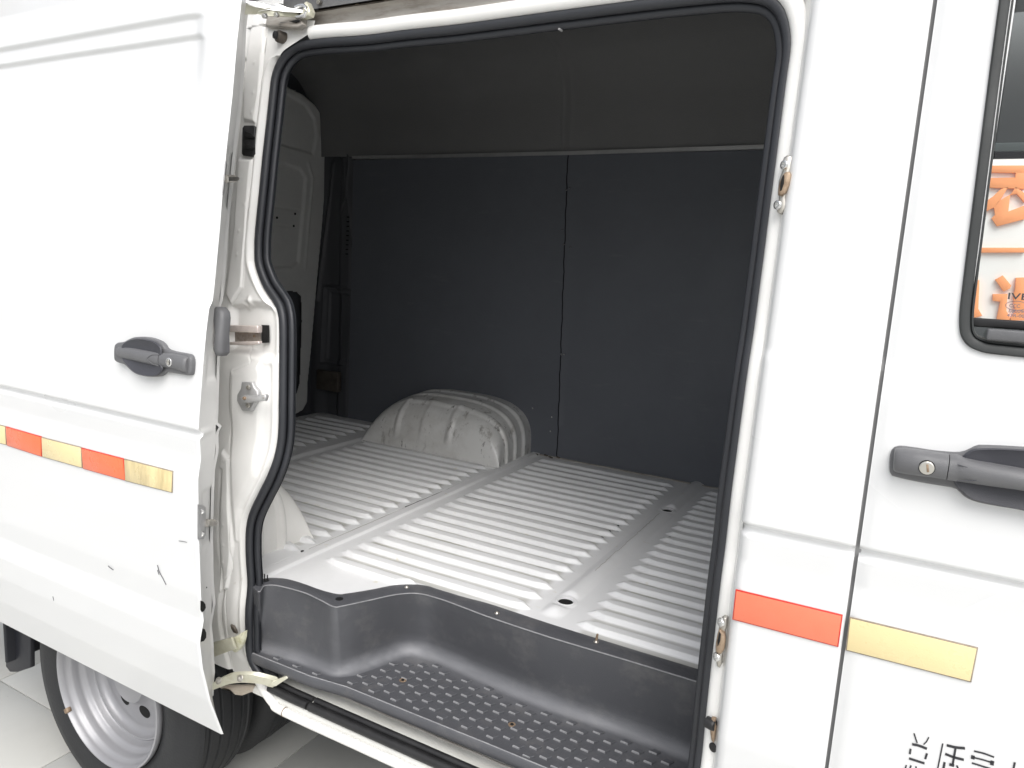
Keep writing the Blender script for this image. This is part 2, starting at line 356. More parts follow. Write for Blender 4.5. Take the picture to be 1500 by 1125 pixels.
for a in range(2):
    for i in range(_n - 1): j = i + 1; _F.append((a * _n + i, a * _n + j, (a + 1) * _n + j, (a + 1) * _n + i))
mobj('seal_carrier', _V, _F, 'rubber', van, 45)
# clip dots pressed in the seal lip
for q in [(-0.219, 0.112, 1.697), (-0.632, 0.156, 2.045)]: disc('seal_clip', q, (0, -1, 0), .0022, .012, 'seam', van, 8)

# white rounded bead of the opening, outside the seal, up the left, over the top and down the right pillar
keep = [i for i in range(len(OP)) if OP[i, 1] > .60]
i0 = max(range(len(keep)), key=lambda k: (keep[k] - keep[k - 1]) % len(OP)); keep = keep[i0:] + keep[:i0]
OB = offs(OP, -.009)[keep]
k_top = [i for i in range(len(OB)) if OB[i, 1] > 2.075 and OB[i, 0] > -1.262]
right = [i for i in range(len(OB)) if OB[i, 0] > -1.262 and (OB[i, 1] > 2.07 or OB[i, 0] > -.6)]
sweep('header_bead', at3(OB[right], -.006) + np.array([0, -.004, .004]), circ(.011, 14, .015), 'jamb', van, up=(0, -1, 0))

# ------------------------------------------------------------------ C pillar (rear jamb of the opening)
zz = np.linspace(.50, 2.19, 660)
lp = OP[OP[:, 0] < -1.15]; lp = lp[(lp[:, 1] > .545)]; 
o_ = np.argsort(lp[:, 1]); lz = lp[o_, 1]; lx = lp[o_, 0]
tp = lz < 2.088; lz = lz[tp]; lx = lx[tp]
xr_of = lambda z: np.interp(z, lz, lx)
xr = xr_of(zz) + .006
xr = np.where(zz > 2.065, np.interp(zz, [2.065, 2.10, 2.125, 2.130, 2.2], [xr_of(2.065) + .006, -1.25, -1.245, -1.350, -1.352]), xr)
pA = XZ([(-1.441, 0.151, 2.151), (-1.4, 0.15, 2.143), (-1.4, 0.14, 2.065), (-1.399, 0.127, 1.968), (-1.404, 0.119, 1.906), (-1.44, 0.12, 1.913), (-1.447, 0.13, 2.001), (-1.448, 0.142, 2.082)])
pB = XZ([(-1.441, 0.106, 1.817), (-1.401, 0.106, 1.815), (-1.402, 0.091, 1.695), (-1.394, 0.07, 1.516), (-1.419, 0.059, 1.48), (-1.441, 0.068, 1.498), (-1.441, 0.078, 1.58), (-1.436, 0.086, 1.646)])
pPk = XZ([(-1.419, 0.056, 1.469), (-1.387, 0.057, 1.476), (-1.342, 0.058, 1.478), (-1.297, 0.058, 1.478), (-1.267, 0.054, 1.456), (-1.252, 0.049, 1.417), (-1.248, 0.043, 1.371), (-1.266, 0.041, 1.358), (-1.306, 0.042, 1.361), (-1.352, 0.042, 1.368), (-1.403, 0.042, 1.367)])
pL = XZ([(-1.39, 0.037, 1.313), (-1.306, 0.04, 1.344), (-1.293, 0.038, 1.326), (-1.285, 0.03, 1.239), (-1.294, 0.033, 1.155), (-1.304, 0.025, 1.071), (-1.353, 0.025, 0.984), (-1.37, 0.027, 0.901), (-1.379, 0.025, 1.005)])
pR = XZ([(-1.415, 0.026, 1.118), (-1.4, 0.025, 1.108), (-1.388, 0.025, 1.103), (-1.389, 0.025, 0.982), (-1.382, 0.027, 0.88), (-1.405, 0.031, 0.765), (-1.43, 0.027, 0.748), (-1.429, 0.026, 0.941)])
g1 = XZ([(-1.396, 0.15, 2.147), (-1.395, 0.139, 2.061), (-1.397, 0.127, 1.968), (-1.399, 0.119, 1.903), (-1.396, 0.106, 1.817), (-1.394, 0.101, 1.775), (-1.4, 0.091, 1.695), (-1.394, 0.07, 1.516), (-1.399, 0.068, 1.501), (-1.415, 0.057, 1.475)])
g2 = XZ([(-1.354, 0.044, 1.379), (-1.337, 0.041, 1.353), (-1.333, 0.04, 1.339), (-1.388, 0.037, 1.315), (-1.385, 0.03, 1.241), (-1.394, 0.033, 1.155), (-1.39, 0.025, 1.109), (-1.387, 0.026, 0.95), (-1.387, 0.03, 0.815), (-1.411, 0.034, 0.78), (-1.409, 0.027, 0.691), (-1.421, 0.047, 0.585), (-1.445, 0.084, 0.461)])
g3 = XZ([(-1.268, 0.039, 1.337), (-1.254, 0.03, 1.243), (-1.269, 0.032, 1.151), (-1.288, 0.025, 1.091), (-1.339, 0.025, 1.004), (-1.359, 0.026, 0.93), (-1.36, 0.025, 0.743), (-1.377, 0.048, 0.579)])
g4 = XZ([(-1.461, 0.137, 2.05), (-1.462, 0.121, 1.922), (-1.462, 0.102, 1.785), (-1.466, 0.09, 1.678), (-1.459, 0.067, 1.494)])
g5 = XZ([(-1.417, 0.025, 1.067), (-1.429, 0.027, 0.887), (-1.421, 0.03, 0.761), (-1.434, 0.029, 0.674), (-1.442, 0.056, 0.555), (-1.455, 0.084, 0.458)])
g6 = XZ([(-1.419, 0.057, 1.47), (-1.387, 0.057, 1.476), (-1.372, 0.057, 1.47), (-1.36, 0.058, 1.478), (-1.363, 0.065, 1.49)])
holes = XZ([(-1.434, 0.029, 0.674), (-1.386, 0.032, 0.653)])
def cpil(U, Z):
    XR = np.interp(Z, zz, xr); X = -1.56 + (XR + 1.56) * U
    base = prof2(Z) + .030
    e = XR - X + .5 * sstep(Z, 2.05, 2.09)
    y = base + .017 * (1 - sstep(e, 0, .022)) - .0035 * np.exp(-((e - .020) / .008) ** 2)
    up = sstep(Z, 1.40, 1.50); y = y + (1 - up) * (1 - sstep(Z, .55, .75)) * 0
    y += -.007 * (1 - sstep(sd_poly(X, Z, pA), -.003, .006)) - .006 * (1 - sstep(sd_poly(X, Z, pB), -.003, .006))
    y += .018 * (1 - sstep(sd_poly(X, Z, pPk), -.010, .012))
    y += -.008 * (1 - sstep(sd_poly(X, Z, pL), -.010, .012)) - .008 * (1 - sstep(sd_poly(X, Z, pR), -.003, .005))
    for gg, wd, dp in ((g1, .0016, .0022), (g2, .0016, .0022), (g3, .014, .006), (g4, .006, .008), (g5, .006, .009), (g6, .006, -.006)):
        y += dp * np.exp(-(seg_d(X, Z, gg) / wd) ** 2)
    y += .0007 * np.sin(X * 61 + Z * 9) * np.sin(Z * 31 + X * 7)
    # small spot welds
    for q in WELD: y += -.0014 * np.exp(-(((X - q[0]) ** 2 + (Z - q[1]) ** 2) / .004 ** 2))
    return X, y, Z
WELD = XZ([(-1.418, 0.135, 2.042), (-1.413, 0.127, 1.972), (-1.412, 0.122, 1.926), (-1.408, 0.093, 1.712), (-1.418, 0.087, 1.649), (-1.417, 0.08, 1.593), (-1.402, 0.025, 1.097), (-1.407, 0.026, 0.932), (-1.409, 0.027, 0.879), (-1.412, 0.029, 0.831), (-1.373, 0.049, 1.422), (-1.247, 0.047, 1.408)])
cp = gridf('rear_door_pillar', np.r_[np.linspace(0, .35, 20), np.linspace(.35, 1, 150)[1:]], zz, cpil, 'jamb', van, flip=False, smooth=60)
# return flange from the pillar into the load space

# parts on the pillar
vo = [(-1.433, 0.116, 1.897), (-1.403, 0.116, 1.896), (-1.396, 0.115, 1.891), (-1.389, 0.106, 1.829), (-1.396, 0.105, 1.823), (-1.424, 0.105, 1.825), (-1.43, 0.106, 1.83), (-1.438, 0.115, 1.891)]
vent = plate('pillar_vent', vo, .006, 'dark', van, .002)
for q in ([(-1.425, 0.106, 1.883), (-1.402, 0.105, 1.876), (-1.389, 0.103, 1.867), (-1.389, 0.103, 1.864), (-1.423, 0.103, 1.868)], [(-1.421, 0.102, 1.855), (-1.398, 0.101, 1.848), (-1.385, 0.1, 1.842), (-1.385, 0.099, 1.839), (-1.418, 0.099, 1.839)]):
    plate('vent_slot', q, .001, 'hole', vent, .0003)
b1 = [(-1.375, 0.131, 2.102), (-1.362, 0.131, 2.11), (-1.35, 0.132, 2.115)]
bc = [(-1.338, 0.134, 2.093)][0]
bump = disc('rubber_bump_stop', (bc[0], bc[1] + .012, bc[2]), (-.35, -1, .1), .0135, .020, 'rail', van, 18)
disc('bump_cap', (bc[0] - .006, bc[1] - .006, bc[2] + .002), (-.35, -1, .1), .009, .008, 'dark', bump, 8, inner=.5)
# middle rail end: a pinkish steel C section running into a dark slot in the pocket
sl = [(-1.318, 0.06, 1.433), (-1.297, 0.061, 1.434), (-1.291, 0.056, 1.394), (-1.312, 0.055, 1.391)]
pk = plate('rail_slot', sl, .002, 'hole', van, .0005)
ru = [(-1.425, 0.053, 1.424), (-1.313, 0.054, 1.432), (-1.311, 0.052, 1.416), (-1.423, 0.051, 1.408)]
rm = [(-1.454, 0.061, 1.406), (-1.326, 0.062, 1.414), (-1.323, 0.059, 1.391), (-1.45, 0.058, 1.378)]
rl = [(-1.408, 0.039, 1.385), (-1.298, 0.04, 1.398), (-1.297, 0.039, 1.393), (-1.321, 0.039, 1.386), (-1.407, 0.038, 1.379)]
mr = plate('middle_rail', ru, .012, 'railp' if 'railp' in M else 'steel', van, .003)
plate('rail_web', rm, .002, 'railw', mr, .0005); plate('rail_lower_flange', rl, .008, 'railp', mr, .002)
rb = [(-1.339, 0.057, 1.405)][0]; disc('rivet', rb, (0, -1, 0), .003, .003, 'rust', mr, 12)
# inner latch (striker bracket) on the raised panel
lo = [(-1.338, 0.025, 1.299), (-1.304, 0.026, 1.303), (-1.298, 0.025, 1.293), (-1.284, 0.024, 1.285), (-1.28, 0.022, 1.267), (-1.288, 0.021, 1.258), (-1.296, 0.02, 1.245), (-1.303, 0.02, 1.234), (-1.333, 0.021, 1.232), (-1.339, 0.02, 1.242), (-1.348, 0.02, 1.253), (-1.35, 0.022, 1.268), (-1.34, 0.024, 1.283)]
lat = plate('pillar_latch', lo, .009, 'cast', van, .003)
for q in [(-1.307, 0.015, 1.291), (-1.303, 0.01, 1.25)]: disc('latch_screw', (q[0], q[1] - .004, q[2]), (0, -1, 0), .0058, .004, 'steel', lat, 14, inner=.45)
la = [(-1.32, 0.002, 1.267), (-1.305, 0.003, 1.275), (-1.273, 0.003, 1.277), (-1.241, 0.004, 1.285), (-1.237, 0.004, 1.281), (-1.239, 0.002, 1.27), (-1.267, 0.002, 1.265), (-1.292, 0.001, 1.258), (-1.31, 0.001, 1.259)]
plate('latch_arm', la, .008, 'cast', lat, .003)
q = [(-1.3, -0.006, 1.269)][0]; disc('latch_pivot', q, (0, -1, 0), .004, .005, 'rust', lat, 12)
q = [(-1.242, -0.005, 1.277)][0]; disc('latch_rivet', q, (0, -1, 0), .0022, .0015, 'steel', lat, 10)
# hand grease at the bottom of the pillar, strap and the crumpled sealant under it
st = [(-1.429, -0.001, 0.62), (-1.343, -0.01, 0.667), (-1.336, -0.004, 0.636), (-1.441, 0.01, 0.571)]
plate('zinc_strap', st, .003, 'zinc', van, .001)
gr = [(-1.369, 0.014, 0.647), (-1.345, 0.01, 0.663), (-1.324, 0.008, 0.679), (-1.313, 0.008, 0.686), (-1.317, 0.01, 0.666), (-1.329, 0.015, 0.642), (-1.347, 0.02, 0.62), (-1.365, 0.023, 0.605), (-1.374, 0.022, 0.61), (-1.374, 0.018, 0.628)]
plate('grease_smear', gr, .010, 'wax', van, .006)
gb = [(-1.392, 0.029, 0.669), (-1.382, 0.03, 0.667), (-1.375, 0.031, 0.657), (-1.375, 0.034, 0.647), (-1.387, 0.034, 0.647), (-1.392, 0.031, 0.657)]; plate('grease_blob', gb, .004, 'rail', van, .002)
cs = [(-1.493, 0.084, 0.437), (-1.442, 0.084, 0.456), (-1.367, 0.079, 0.485), (-1.334, 0.077, 0.492), (-1.35, 0.082, 0.476), (-1.383, 0.084, 0.457), (-1.409, 0.084, 0.44), (-1.429, 0.084, 0.435), (-1.45, 0.084, 0.439), (-1.471, 0.084, 0.436)]
plate('crumpled_sealant', cs, .015, 'tape', van, .010)

# lower hinge arm (curved strap) between the door and the sill
ta = [(-1.368, -0.049, 0.555), (-1.352, -0.04, 0.567), (-1.328, -0.032, 0.581), (-1.299, -0.024, 0.589), (-1.275, -0.012, 0.59), (-1.254, 0.002, 0.584), (-1.24, 0.018, 0.574), (-1.235, 0.026, 0.565)]
ba = [(-1.379, -0.041, 0.528), (-1.365, -0.03, 0.535), (-1.339, -0.022, 0.549), (-1.308, -0.016, 0.56), (-1.283, -0.005, 0.562), (-1.261, 0.009, 0.559), (-1.251, 0.021, 0.55), (-1.245, 0.028, 0.546)]
ta = catmull(ta, 5); ba = catmull(ba, 5); th = np.array([.003, .011, .004])
arm = loft('lower_hinge_arm', [[tuple(a), tuple(b), tuple(b + th), tuple(a + th)] for a, b in zip(ta, ba)], 'zinc', van)
tp_ = [(-1.251, 0.021, 0.55), (-1.238, 0.018, 0.567), (-1.232, 0.025, 0.569), (-1.211, 0.038, 0.582), (-1.207, 0.039, 0.578), (-1.232, 0.025, 0.556)]
loft('hinge_roller_plate', [tp_, [(p[0] + .001, p[1] + .006, p[2] + .003) for p in tp_]], 'zinc', arm)
for q in [(-1.349, -0.046, 0.567), (-1.297, -0.026, 0.581)]:
    disc('arm_bolt', (q[0], q[1], q[2]), (.1, -1, .5), .0085, .002, 'steel', arm, 16, dome=.006)

# ------------------------------------------------------------------ sill: pipe-like outer edge, ledge, underside
def sillx(pts): return [tuple(p) for p in pts]
sp = catmull([(-1.352, .060, .560), (-1.325, .048, .545), (-1.285, .034, .528), (-1.235, .021, .512), (-1.19, .017, .506), (-.9, .018, .506), (-.5, .018, .506), (0.02, .018, .506)], 8)
sweep('sill_edge', sp, circ(.0108, 14, .0112), 'jamb', van, up=(0, 0, 1))
q = np.array([(-1.192, .0172, .506)]); tube('sill_joint', [(-1.1935, .017, .506), (-1.1915, .017, .506)], .0118, 'rust', van, n=16)
gridf('sill_ledge', np.linspace(-1.31, .02, 60), np.linspace(0, 1, 14), lambda U, V: (U, np.interp(V, [0, .15, .3, .45, .8, .9, 1], [.024, .026, .03, .060, .098, .110, .114]) + .0006 * np.sin(U * 40), np.interp(V, [0, .15, .3, .45, .8, .9, 1], [.512, .520, .524, .540, .543, .550, .560])), 'ledge', van, smooth=60)
tube('ledge_dirt', [(x_, .0955 + random.uniform(-.001, .001), .5445) for x_ in np.linspace(-1.2, .0, 50)], .0022, 'grime', van, n=6)
tube('ledge_dirt', [(x_, .1045, .5475) for x_ in np.linspace(-1.2, .0, 20)], .0020, 'rail', van, n=6)
for nm, yy, zc, rr in (('sill_rubber', .0335, .5345, .0105), ('sill_rubber', .0535, .5385, .0085)):
    tube(nm, [(-1.262, yy, zc + .003), (-1.20, yy, zc), (-1.135, yy, zc)], rr * .94, 'sillrub', van)
    tube(nm, [(-1.128, yy, zc), (-.7, yy, zc), (-.1, yy, zc)], rr, 'sillrub', van)
mobj('underbody', [(-3.2, .12, .54), (.02, .12, .54), (.02, 1.8, .54), (-3.2, 1.8, .54)], [(0, 1, 2, 3)], 'flap', van, 0)
for xx in (-1.18,): box('chassis_rail', (-1.0, .75, .46), (4.2, .10, .15), 'flap', van)

# ------------------------------------------------------------------ moulded entrance step
LIP = [(-1.342, 0.066, 0.783), (-1.342, 0.083, 0.783), (-1.332, 0.101, 0.783), (-1.294, 0.12, 0.783), (-1.24, 0.124, 0.783), (-1.182, 0.123, 0.783), (-1.134, 0.129, 0.783), (-1.116, 0.146, 0.783), (-1.082, 0.196, 0.783), (-1.046, 0.255, 0.783), (-0.993, 0.291, 0.783), (-0.943, 0.294, 0.783), (-0.868, 0.295, 0.783), (-0.796, 0.3, 0.783), (-0.63, 0.295, 0.783), (-0.451, 0.295, 0.783), (-0.283, 0.297, 0.783), (-0.246, 0.296, 0.783)]
TOP = [(-1.297, 0.032, 0.783), (-1.311, 0.059, 0.783), (-1.303, 0.074, 0.783), (-1.276, 0.084, 0.783), (-1.207, 0.091, 0.783), (-1.145, 0.084, 0.783), (-1.097, 0.077, 0.783), (-1.082, 0.093, 0.783), (-1.048, 0.155, 0.783), (-1.015, 0.214, 0.783), (-0.975, 0.248, 0.783), (-0.916, 0.255, 0.783), (-0.839, 0.25, 0.783), (-0.764, 0.244, 0.783), (-0.605, 0.241, 0.783), (-0.434, 0.247, 0.783), (-0.273, 0.251, 0.783), (-0.236, 0.252, 0.783)]
BOT = [(-1.342, 0.075, 0.612), (-1.324, 0.071, 0.612), (-1.293, 0.072, 0.612), (-1.254, 0.075, 0.612), (-1.194, 0.085, 0.612), (-1.143, 0.09, 0.612), (-1.103, 0.094, 0.612), (-1.085, 0.114, 0.612), (-1.058, 0.184, 0.612), (-1.032, 0.254, 0.612), (-0.994, 0.285, 0.612), (-0.941, 0.291, 0.612), (-0.86, 0.288, 0.612), (-0.78, 0.278, 0.612), (-0.607, 0.265, 0.612), (-0.428, 0.271, 0.612), (-0.272, 0.264, 0.612), (-0.236, 0.265, 0.612)]
# where the seal hides the left end the well turns out to the sill
LIP = [(-1.385, .045, .783)] + LIP; TOP = [(-1.345, .045, .783)] + TOP; BOT = [(-1.335, .050, .612)] + BOT
cl, ct, cb = catmull(LIP, 9), catmull(TOP, 9), catmull(BOT, 9)
nn = len(cl)
fx = cb[:, 0]
front = np.stack([fx, np.interp(fx, [-1.33, -1.14, -1.04, -.65, -.1], [.046, .050, .064, .069, .069]), np.full(nn, .600)], 1)
front[:, 1] = np.minimum(front[:, 1], cb[:, 1] - .004)
rows = []
rows.append(cl + [0, .0, -.006]); rows.append(cl + [0, 0, .0]); rows.append(cl * .75 + ct * .25 + [0, 0, .0015]); rows.append(cl * .22 + ct * .78 + [0, 0, .0012]); rows.append(ct + [0, 0, -.001])
n_ = cb - ct; n_[:, 2] = 0
def mixr(t, z): r = ct * (1 - t) + cb * t; r[:, 2] = z; return r
out_ = np.zeros_like(ct)                              # horizontal direction pointing from the wall towards the viewer
T_ = np.gradient(cb, axis=0); T_ /= np.linalg.norm(T_, axis=1)[:, None]
out_[:, 0] = -T_[:, 1] * -1 * -1; out_[:, 1] = -T_[:, 0]; out_[:, 0] = T_[:, 1]; 
for _ in range(3): out_ = (out_ + np.roll(out_, 1, 0) + np.roll(out_, -1, 0)) / 3
out_[0] = out_[1]; out_[-1] = out_[-2]
rf = np.clip((cb[:, 1] - front[:, 1]) * .4, .003, .026)[:, None]
rows.append(mixr(.02, .778)); rows.append(mixr(.06, .766))
for z, t in ((.75, .17), (.73, .30), (.71, .43), (.685, .58), (.66, .72)): rows.append(mixr(t, z))
for a in np.linspace(0, 1, 8):
    ang = a * math.pi / 2; zc = .602 + .036 * (1 - math.sin(ang)); r_ = ct * .16 + cb * .84; r_[:, 2] = zc
    r_[:, :2] += out_[:, :2] * rf * (1 - math.cos(ang)) * 1.0; rows.append(r_)
last = rows[-1].copy()
last[:, 1] = np.maximum(last[:, 1], front[:, 1] + .002); rows[-1] = last
for t in (.12, .25, .4, .55, .7, .85, .95):
    r_ = last * (1 - t) + front * t; r_[:, 2] = .6015; rows.append(r_)
rows.append(front + [0, -.0005, .0035]); rows.append(front + [0, -.0045, .0035]); rows.append(front + [0, -.0075, -.001]); rows.append(front + [0, -.009, -.010]); rows.append(front + [0, -.0085, -.021]); rows.append(front + [0, -.0055, -.0235]); rows.append(front + [0, .010, -.024])
V = np.vstack(rows); F = []
for a in range(len(rows) - 1):
    for i in range(nn - 1): F.append((a * nn + i, a * nn + i + 1, (a + 1) * nn + i + 1, (a + 1) * nn + i))
step = mobj('entrance_step', V, F, 'step', van, 60)
# sky sheen painted pale along the wall foot and inner corners, with some scuffing
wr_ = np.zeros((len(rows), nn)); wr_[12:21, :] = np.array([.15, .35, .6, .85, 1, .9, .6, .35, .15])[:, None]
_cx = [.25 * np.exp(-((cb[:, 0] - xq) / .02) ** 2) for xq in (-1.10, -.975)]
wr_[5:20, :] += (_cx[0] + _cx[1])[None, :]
_at = step.data.attributes.new('sheen_wear', 'FLOAT', 'POINT'); _at.data.foreach_set('value', np.clip(wr_, 0, 1).ravel().astype(np.float32))
_t = M['step'].node_tree; _p = _t.nodes['Principled BSDF']; _a = _t.nodes.new('ShaderNodeAttribute'); _a.attribute_name = 'sheen_wear'
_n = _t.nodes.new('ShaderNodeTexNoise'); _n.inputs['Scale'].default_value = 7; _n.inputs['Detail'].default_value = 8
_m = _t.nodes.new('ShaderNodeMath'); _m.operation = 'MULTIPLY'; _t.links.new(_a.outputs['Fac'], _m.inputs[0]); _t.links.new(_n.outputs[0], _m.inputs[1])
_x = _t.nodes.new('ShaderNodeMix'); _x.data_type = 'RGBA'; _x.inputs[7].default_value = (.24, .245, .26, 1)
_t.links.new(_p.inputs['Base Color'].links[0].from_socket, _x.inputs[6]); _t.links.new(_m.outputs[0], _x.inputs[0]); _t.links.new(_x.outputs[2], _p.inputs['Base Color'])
M['worn_glint'] = new_mat('worn_glint_plastic', (.27, .272, .28), .45, var=.6, scale=30, var2=(.09, .09, .1))  # painted highlight and rubbed plastic in one pale colour
tube('worn_glint_edge', ct[8:] + [0, -.0004, -.0016], .0016, 'worn_glint', step, n=6)  # highlight lines painted along the rubbed step edges
tube('worn_glint_edge', front[8:] + [0, -.0035, .0030], .0015, 'worn_glint', step, n=6)
# raised tread pads on the step: one mesh, many copies
pp = [(-.0118, -.0072), (.0060, -.0084), (.0122, .0060), (-.0050, .0086)]
pv = [(x, y, 0) for x, y in pp] + [(x * .97, y * .95, .0036) for x, y in pp] + [(x * .84, y * .78, .0046) for x, y in pp]
pf = [(0, 1, 5, 4), (1, 2, 6, 5), (2, 3, 7, 6), (3, 0, 4, 7), (4, 5, 9, 8), (5, 6, 10, 9), (6, 7, 11, 10), (7, 4, 8, 11), (8, 9, 10, 11)]
pad0 = None; npad = 0
bed = last; fr_ = front
for i in range(-12, 40):
    x = -1.0395 + i * .0316
    for j in range(-32, 40):
        y = .1160 + i * .0176 + j * .0335
        if not (-1.30 < x < -.235): continue
        k = int(np.argmin(np.abs(bed[:, 0] - x) + .0 * bed[:, 1])); cand = np.where(np.abs(bed[:, 0] - x) < .012)[0]
        yb = bed[cand, 1].min() if len(cand) else 0; yf = np.interp(x, fr_[:, 0], fr_[:, 1])
        if y > yb - .003 or y < yf + .009: continue
        if npad >= 298: continue
        if pad0 is None: pad0 = mobj('tread_pad', pv, pf, 'step', step, 30, mats=['step', 'worn_glint'], midx=[1, 0, 0, 0, 1, 0, 0, 0, 0]); o = pad0  # front facets painted paler as if catching light, partly rubbed plastic
        else: o = pad0.copy(); S.collection.objects.link(o)
        s = 1.0
        if y > yb - .014: s = .8
        if y < yf + .018: s = .72
        o.location = (x, y, .6010); o.scale = (s if s == 1 else 1, s, 1); npad += 1
# fixings of the step
for q in [(-0.644, 0.151, 0.602), (-0.947, 0.156, 0.602)]:
    w_ = disc('step_bolt', (q[0], q[1], .602), (0, 0, 1), .0085, .0016, 'rust', step, 16, inner=.6); disc('bolt_centre', (q[0], q[1], .6025), (0, 0, 1), .004, .002, 'hole', w_, 10)
for k, q in enumerate([(-1.11, 0.11, 0.785), (-1.016, 0.254, 0.785), (-0.759, 0.266, 0.785), (-0.509, 0.276, 0.785)]):
    sc = disc('lip_screw', (q[0], q[1], .784), (0, 0, 1), .0095 if k == 0 else .0065, .0012, 'dark' if k == 0 else 'steel', step, 16, dome=.001 if k == 0 else .004)
    if k == 3: disc('screw_shank', (q[0], q[1], .786), (.1, 0, 1), .0028, .018, 'rust', sc, 10)
q = [(-1.327, 0.081, 0.785)][0]
cl_ = disc('lip_screw', (q[0], q[1], .784), (0, 0, 1), .009, .0012, 'dark', step, 14)
for dx in (-.004, .006): disc('clip_prong', (q[0] + dx, q[1], .785), (0, 0, 1), .0016, .016, 'dark', cl_, 8)
q = [(-0.314, 0.33, 0.638), (-0.296, 0.33, 0.628)]; tube('key_slot', [(q[0][0], .318, q[0][2]), (q[1][0], .318, q[1][2])], .0035, 'hole', step, n=8)
q = [(-0.65, 0.219, 0.65)][0]

# ------------------------------------------------------------------ load floor with pressed ribs
RIBY = [.405 + .0655 * k for k in range(-4, 20)]
HO = [(-.6495, .422), (-.643, 1.280)]
def rib_h(X, Y):
    sec = np.zeros(X.shape)
    for x0, x1 in ((-2.60, -2.205), (-2.065, -1.405), (-1.305, -.705), (-.583, .2)):
        e = np.minimum(X - x0, x1 - X); sec = np.maximum(sec, np.clip(e, -.02, .05) / .05)
    ph = ((Y - .405) / .0655); ph = np.abs(ph - np.round(ph)) * .0655           # distance from rib axis
    a = np.clip(sec, 0, 1)
    # the crest narrows to a point at both ends
    h = .0105 * np.clip(1 - sstep(ph - .0165 * (a - 1) * -1, .0115, .0205), 0, 1)
    h = .0120 * (1 - sstep(ph, .0125 * a + 1e-4, .0125 * a + .0060)) * np.clip(a * 2.2, 0, 1)
    return h * sstep(Y - np.interp(X, cl[:, 0], cl[:, 1]), .003, .012) * (Y > .245) * (Y < 1.625)
def floor_f(X, Y):
    z = .780 + rib_h(X, Y)
    # flat weld beam with its joint and the rounded channel
    for xc, hw, hh in ((-1.3655, .0185, .006), (-2.122, .020, .008)):
        z = z + hh * (1 - sstep(np.abs(X - xc), hw - .004, hw + .006))
        z = z - .003 * np.exp(-((X - (xc - hw - .006)) / .0022) ** 2)
    xch = -.652 + (Y - .42) * .012
    dh = np.minimum(np.hypot(X - HO[0][0], Y - HO[0][1]), np.hypot(X - HO[1][0], Y - HO[1][1]))
    z = z + (.0095 * (1 - sstep(np.abs(X - xch), .007, .034)) + .002 * np.exp(-((X - xch) / .010) ** 2)) * sstep(Y, .325, .365) * sstep(dh, .020, .050)
    for hx, hy in HO:
        d = np.hypot(X - hx, (Y - hy)); z = z + .003 * np.exp(-((d - .025) / .004) ** 2)
    z = z + .0008 * np.sin(X * 9 + Y * 4) * np.sin(Y * 11 - X * 3)
    return X, Y, z
fx_ = np.unique(np.round(np.r_[np.arange(-2.66, -2.0, .008), np.arange(-2.0, -1.45, .008), np.arange(-1.45, -1.24, .0035), np.arange(-1.24, -.78, .010), np.arange(-.78, -.50, .0028), np.arange(-.50, .02, .012)], 4))
fy_ = np.arange(.05, 1.70, .0031)
lipc = np.stack([cl[:, 0], cl[:, 1]], 1)
def floor_mask(x, y, z):
    yl = np.interp(x, lipc[:, 0], lipc[:, 1]) - .012
    m = (y < yl) & (x > -1.37)
    for hx, hy in HO: m |= np.hypot(x - hx, y - hy) < .0195
    return m
M['floor'].name = 'white_floor_paint'
def floor_grime(m):
    """olive dirt that has settled in the valleys between the ribs (their own dirt stripes, in patches)"""
    t = m.node_tree; p = t.nodes['Principled BSDF']; tc = t.nodes.new('ShaderNodeTexCoord'); sx = t.nodes.new('ShaderNodeSeparateXYZ')
    t.links.new(tc.outputs['Object'], sx.inputs[0])
    def mth(op, a, b=None, c=None):
        n = t.nodes.new('ShaderNodeMath'); n.operation = op
        for i, v in enumerate((a, b, c)):
            if v is None: continue
            if isinstance(v, (int, float)): n.inputs[i].default_value = v
            else: t.links.new(v, n.inputs[i])
        return n.outputs[0]
    band = t.nodes.new('ShaderNodeAttribute'); band.attribute_name = 'valley_dirt'
    n = t.nodes.new('ShaderNodeTexNoise'); n.inputs['Scale'].default_value = 5; n.inputs['Detail'].default_value = 8
    mp = t.nodes.new('ShaderNodeMapping'); mp.inputs['Scale'].default_value = (.8, 3, 1); t.links.new(tc.outputs['Object'], mp.inputs[0]); t.links.new(mp.outputs[0], n.inputs[0])
    r = t.nodes.new('ShaderNodeMapRange'); r.inputs[1].default_value = .35; r.inputs[2].default_value = .72; r.inputs[3].default_value = .35; r.inputs[4].default_value = .95
    t.links.new(n.outputs[0], r.inputs[0])
    amt = mth('MULTIPLY', band.outputs['Fac'], r.outputs[0])
    mx = t.nodes.new('ShaderNodeMix'); mx.data_type = 'RGBA'; mx.inputs[7].default_value = (.33, .325, .28, 1)
    s = p.inputs['Base Color']; t.links.new(s.links[0].from_socket, mx.inputs[6]); t.links.new(amt, mx.inputs[0]); t.links.new(mx.outputs[2], s)
floor_grime(M['floor']); add_stain(M['floor'], (.50, .44, .22), 20, .64, .76, .6, (.7, 1, 1), 9); add_stain(M['floor'], (.05, .045, .04), 95, .70, .74, .8, (1, 1, 1), 1)
lf = gridf('load_floor', fx_, fy_, floor_f, 'floor', van, floor_mask, smooth=75)
_c = np.array([v.co[:] for v in lf.data.vertices]); _x, _y = _c[:, 0], _c[:, 1]
_s = np.zeros(len(_x))
for a_, b_ in ((-2.60, -2.205), (-2.065, -1.405), (-1.305, -.705), (-.583, .2)): _s = np.maximum(_s, sstep(np.minimum(_x - a_, b_ - _x), .012, .035))
_p = (_y - .405) / .0655; _p = np.abs(_p - np.round(_p)) * .0655
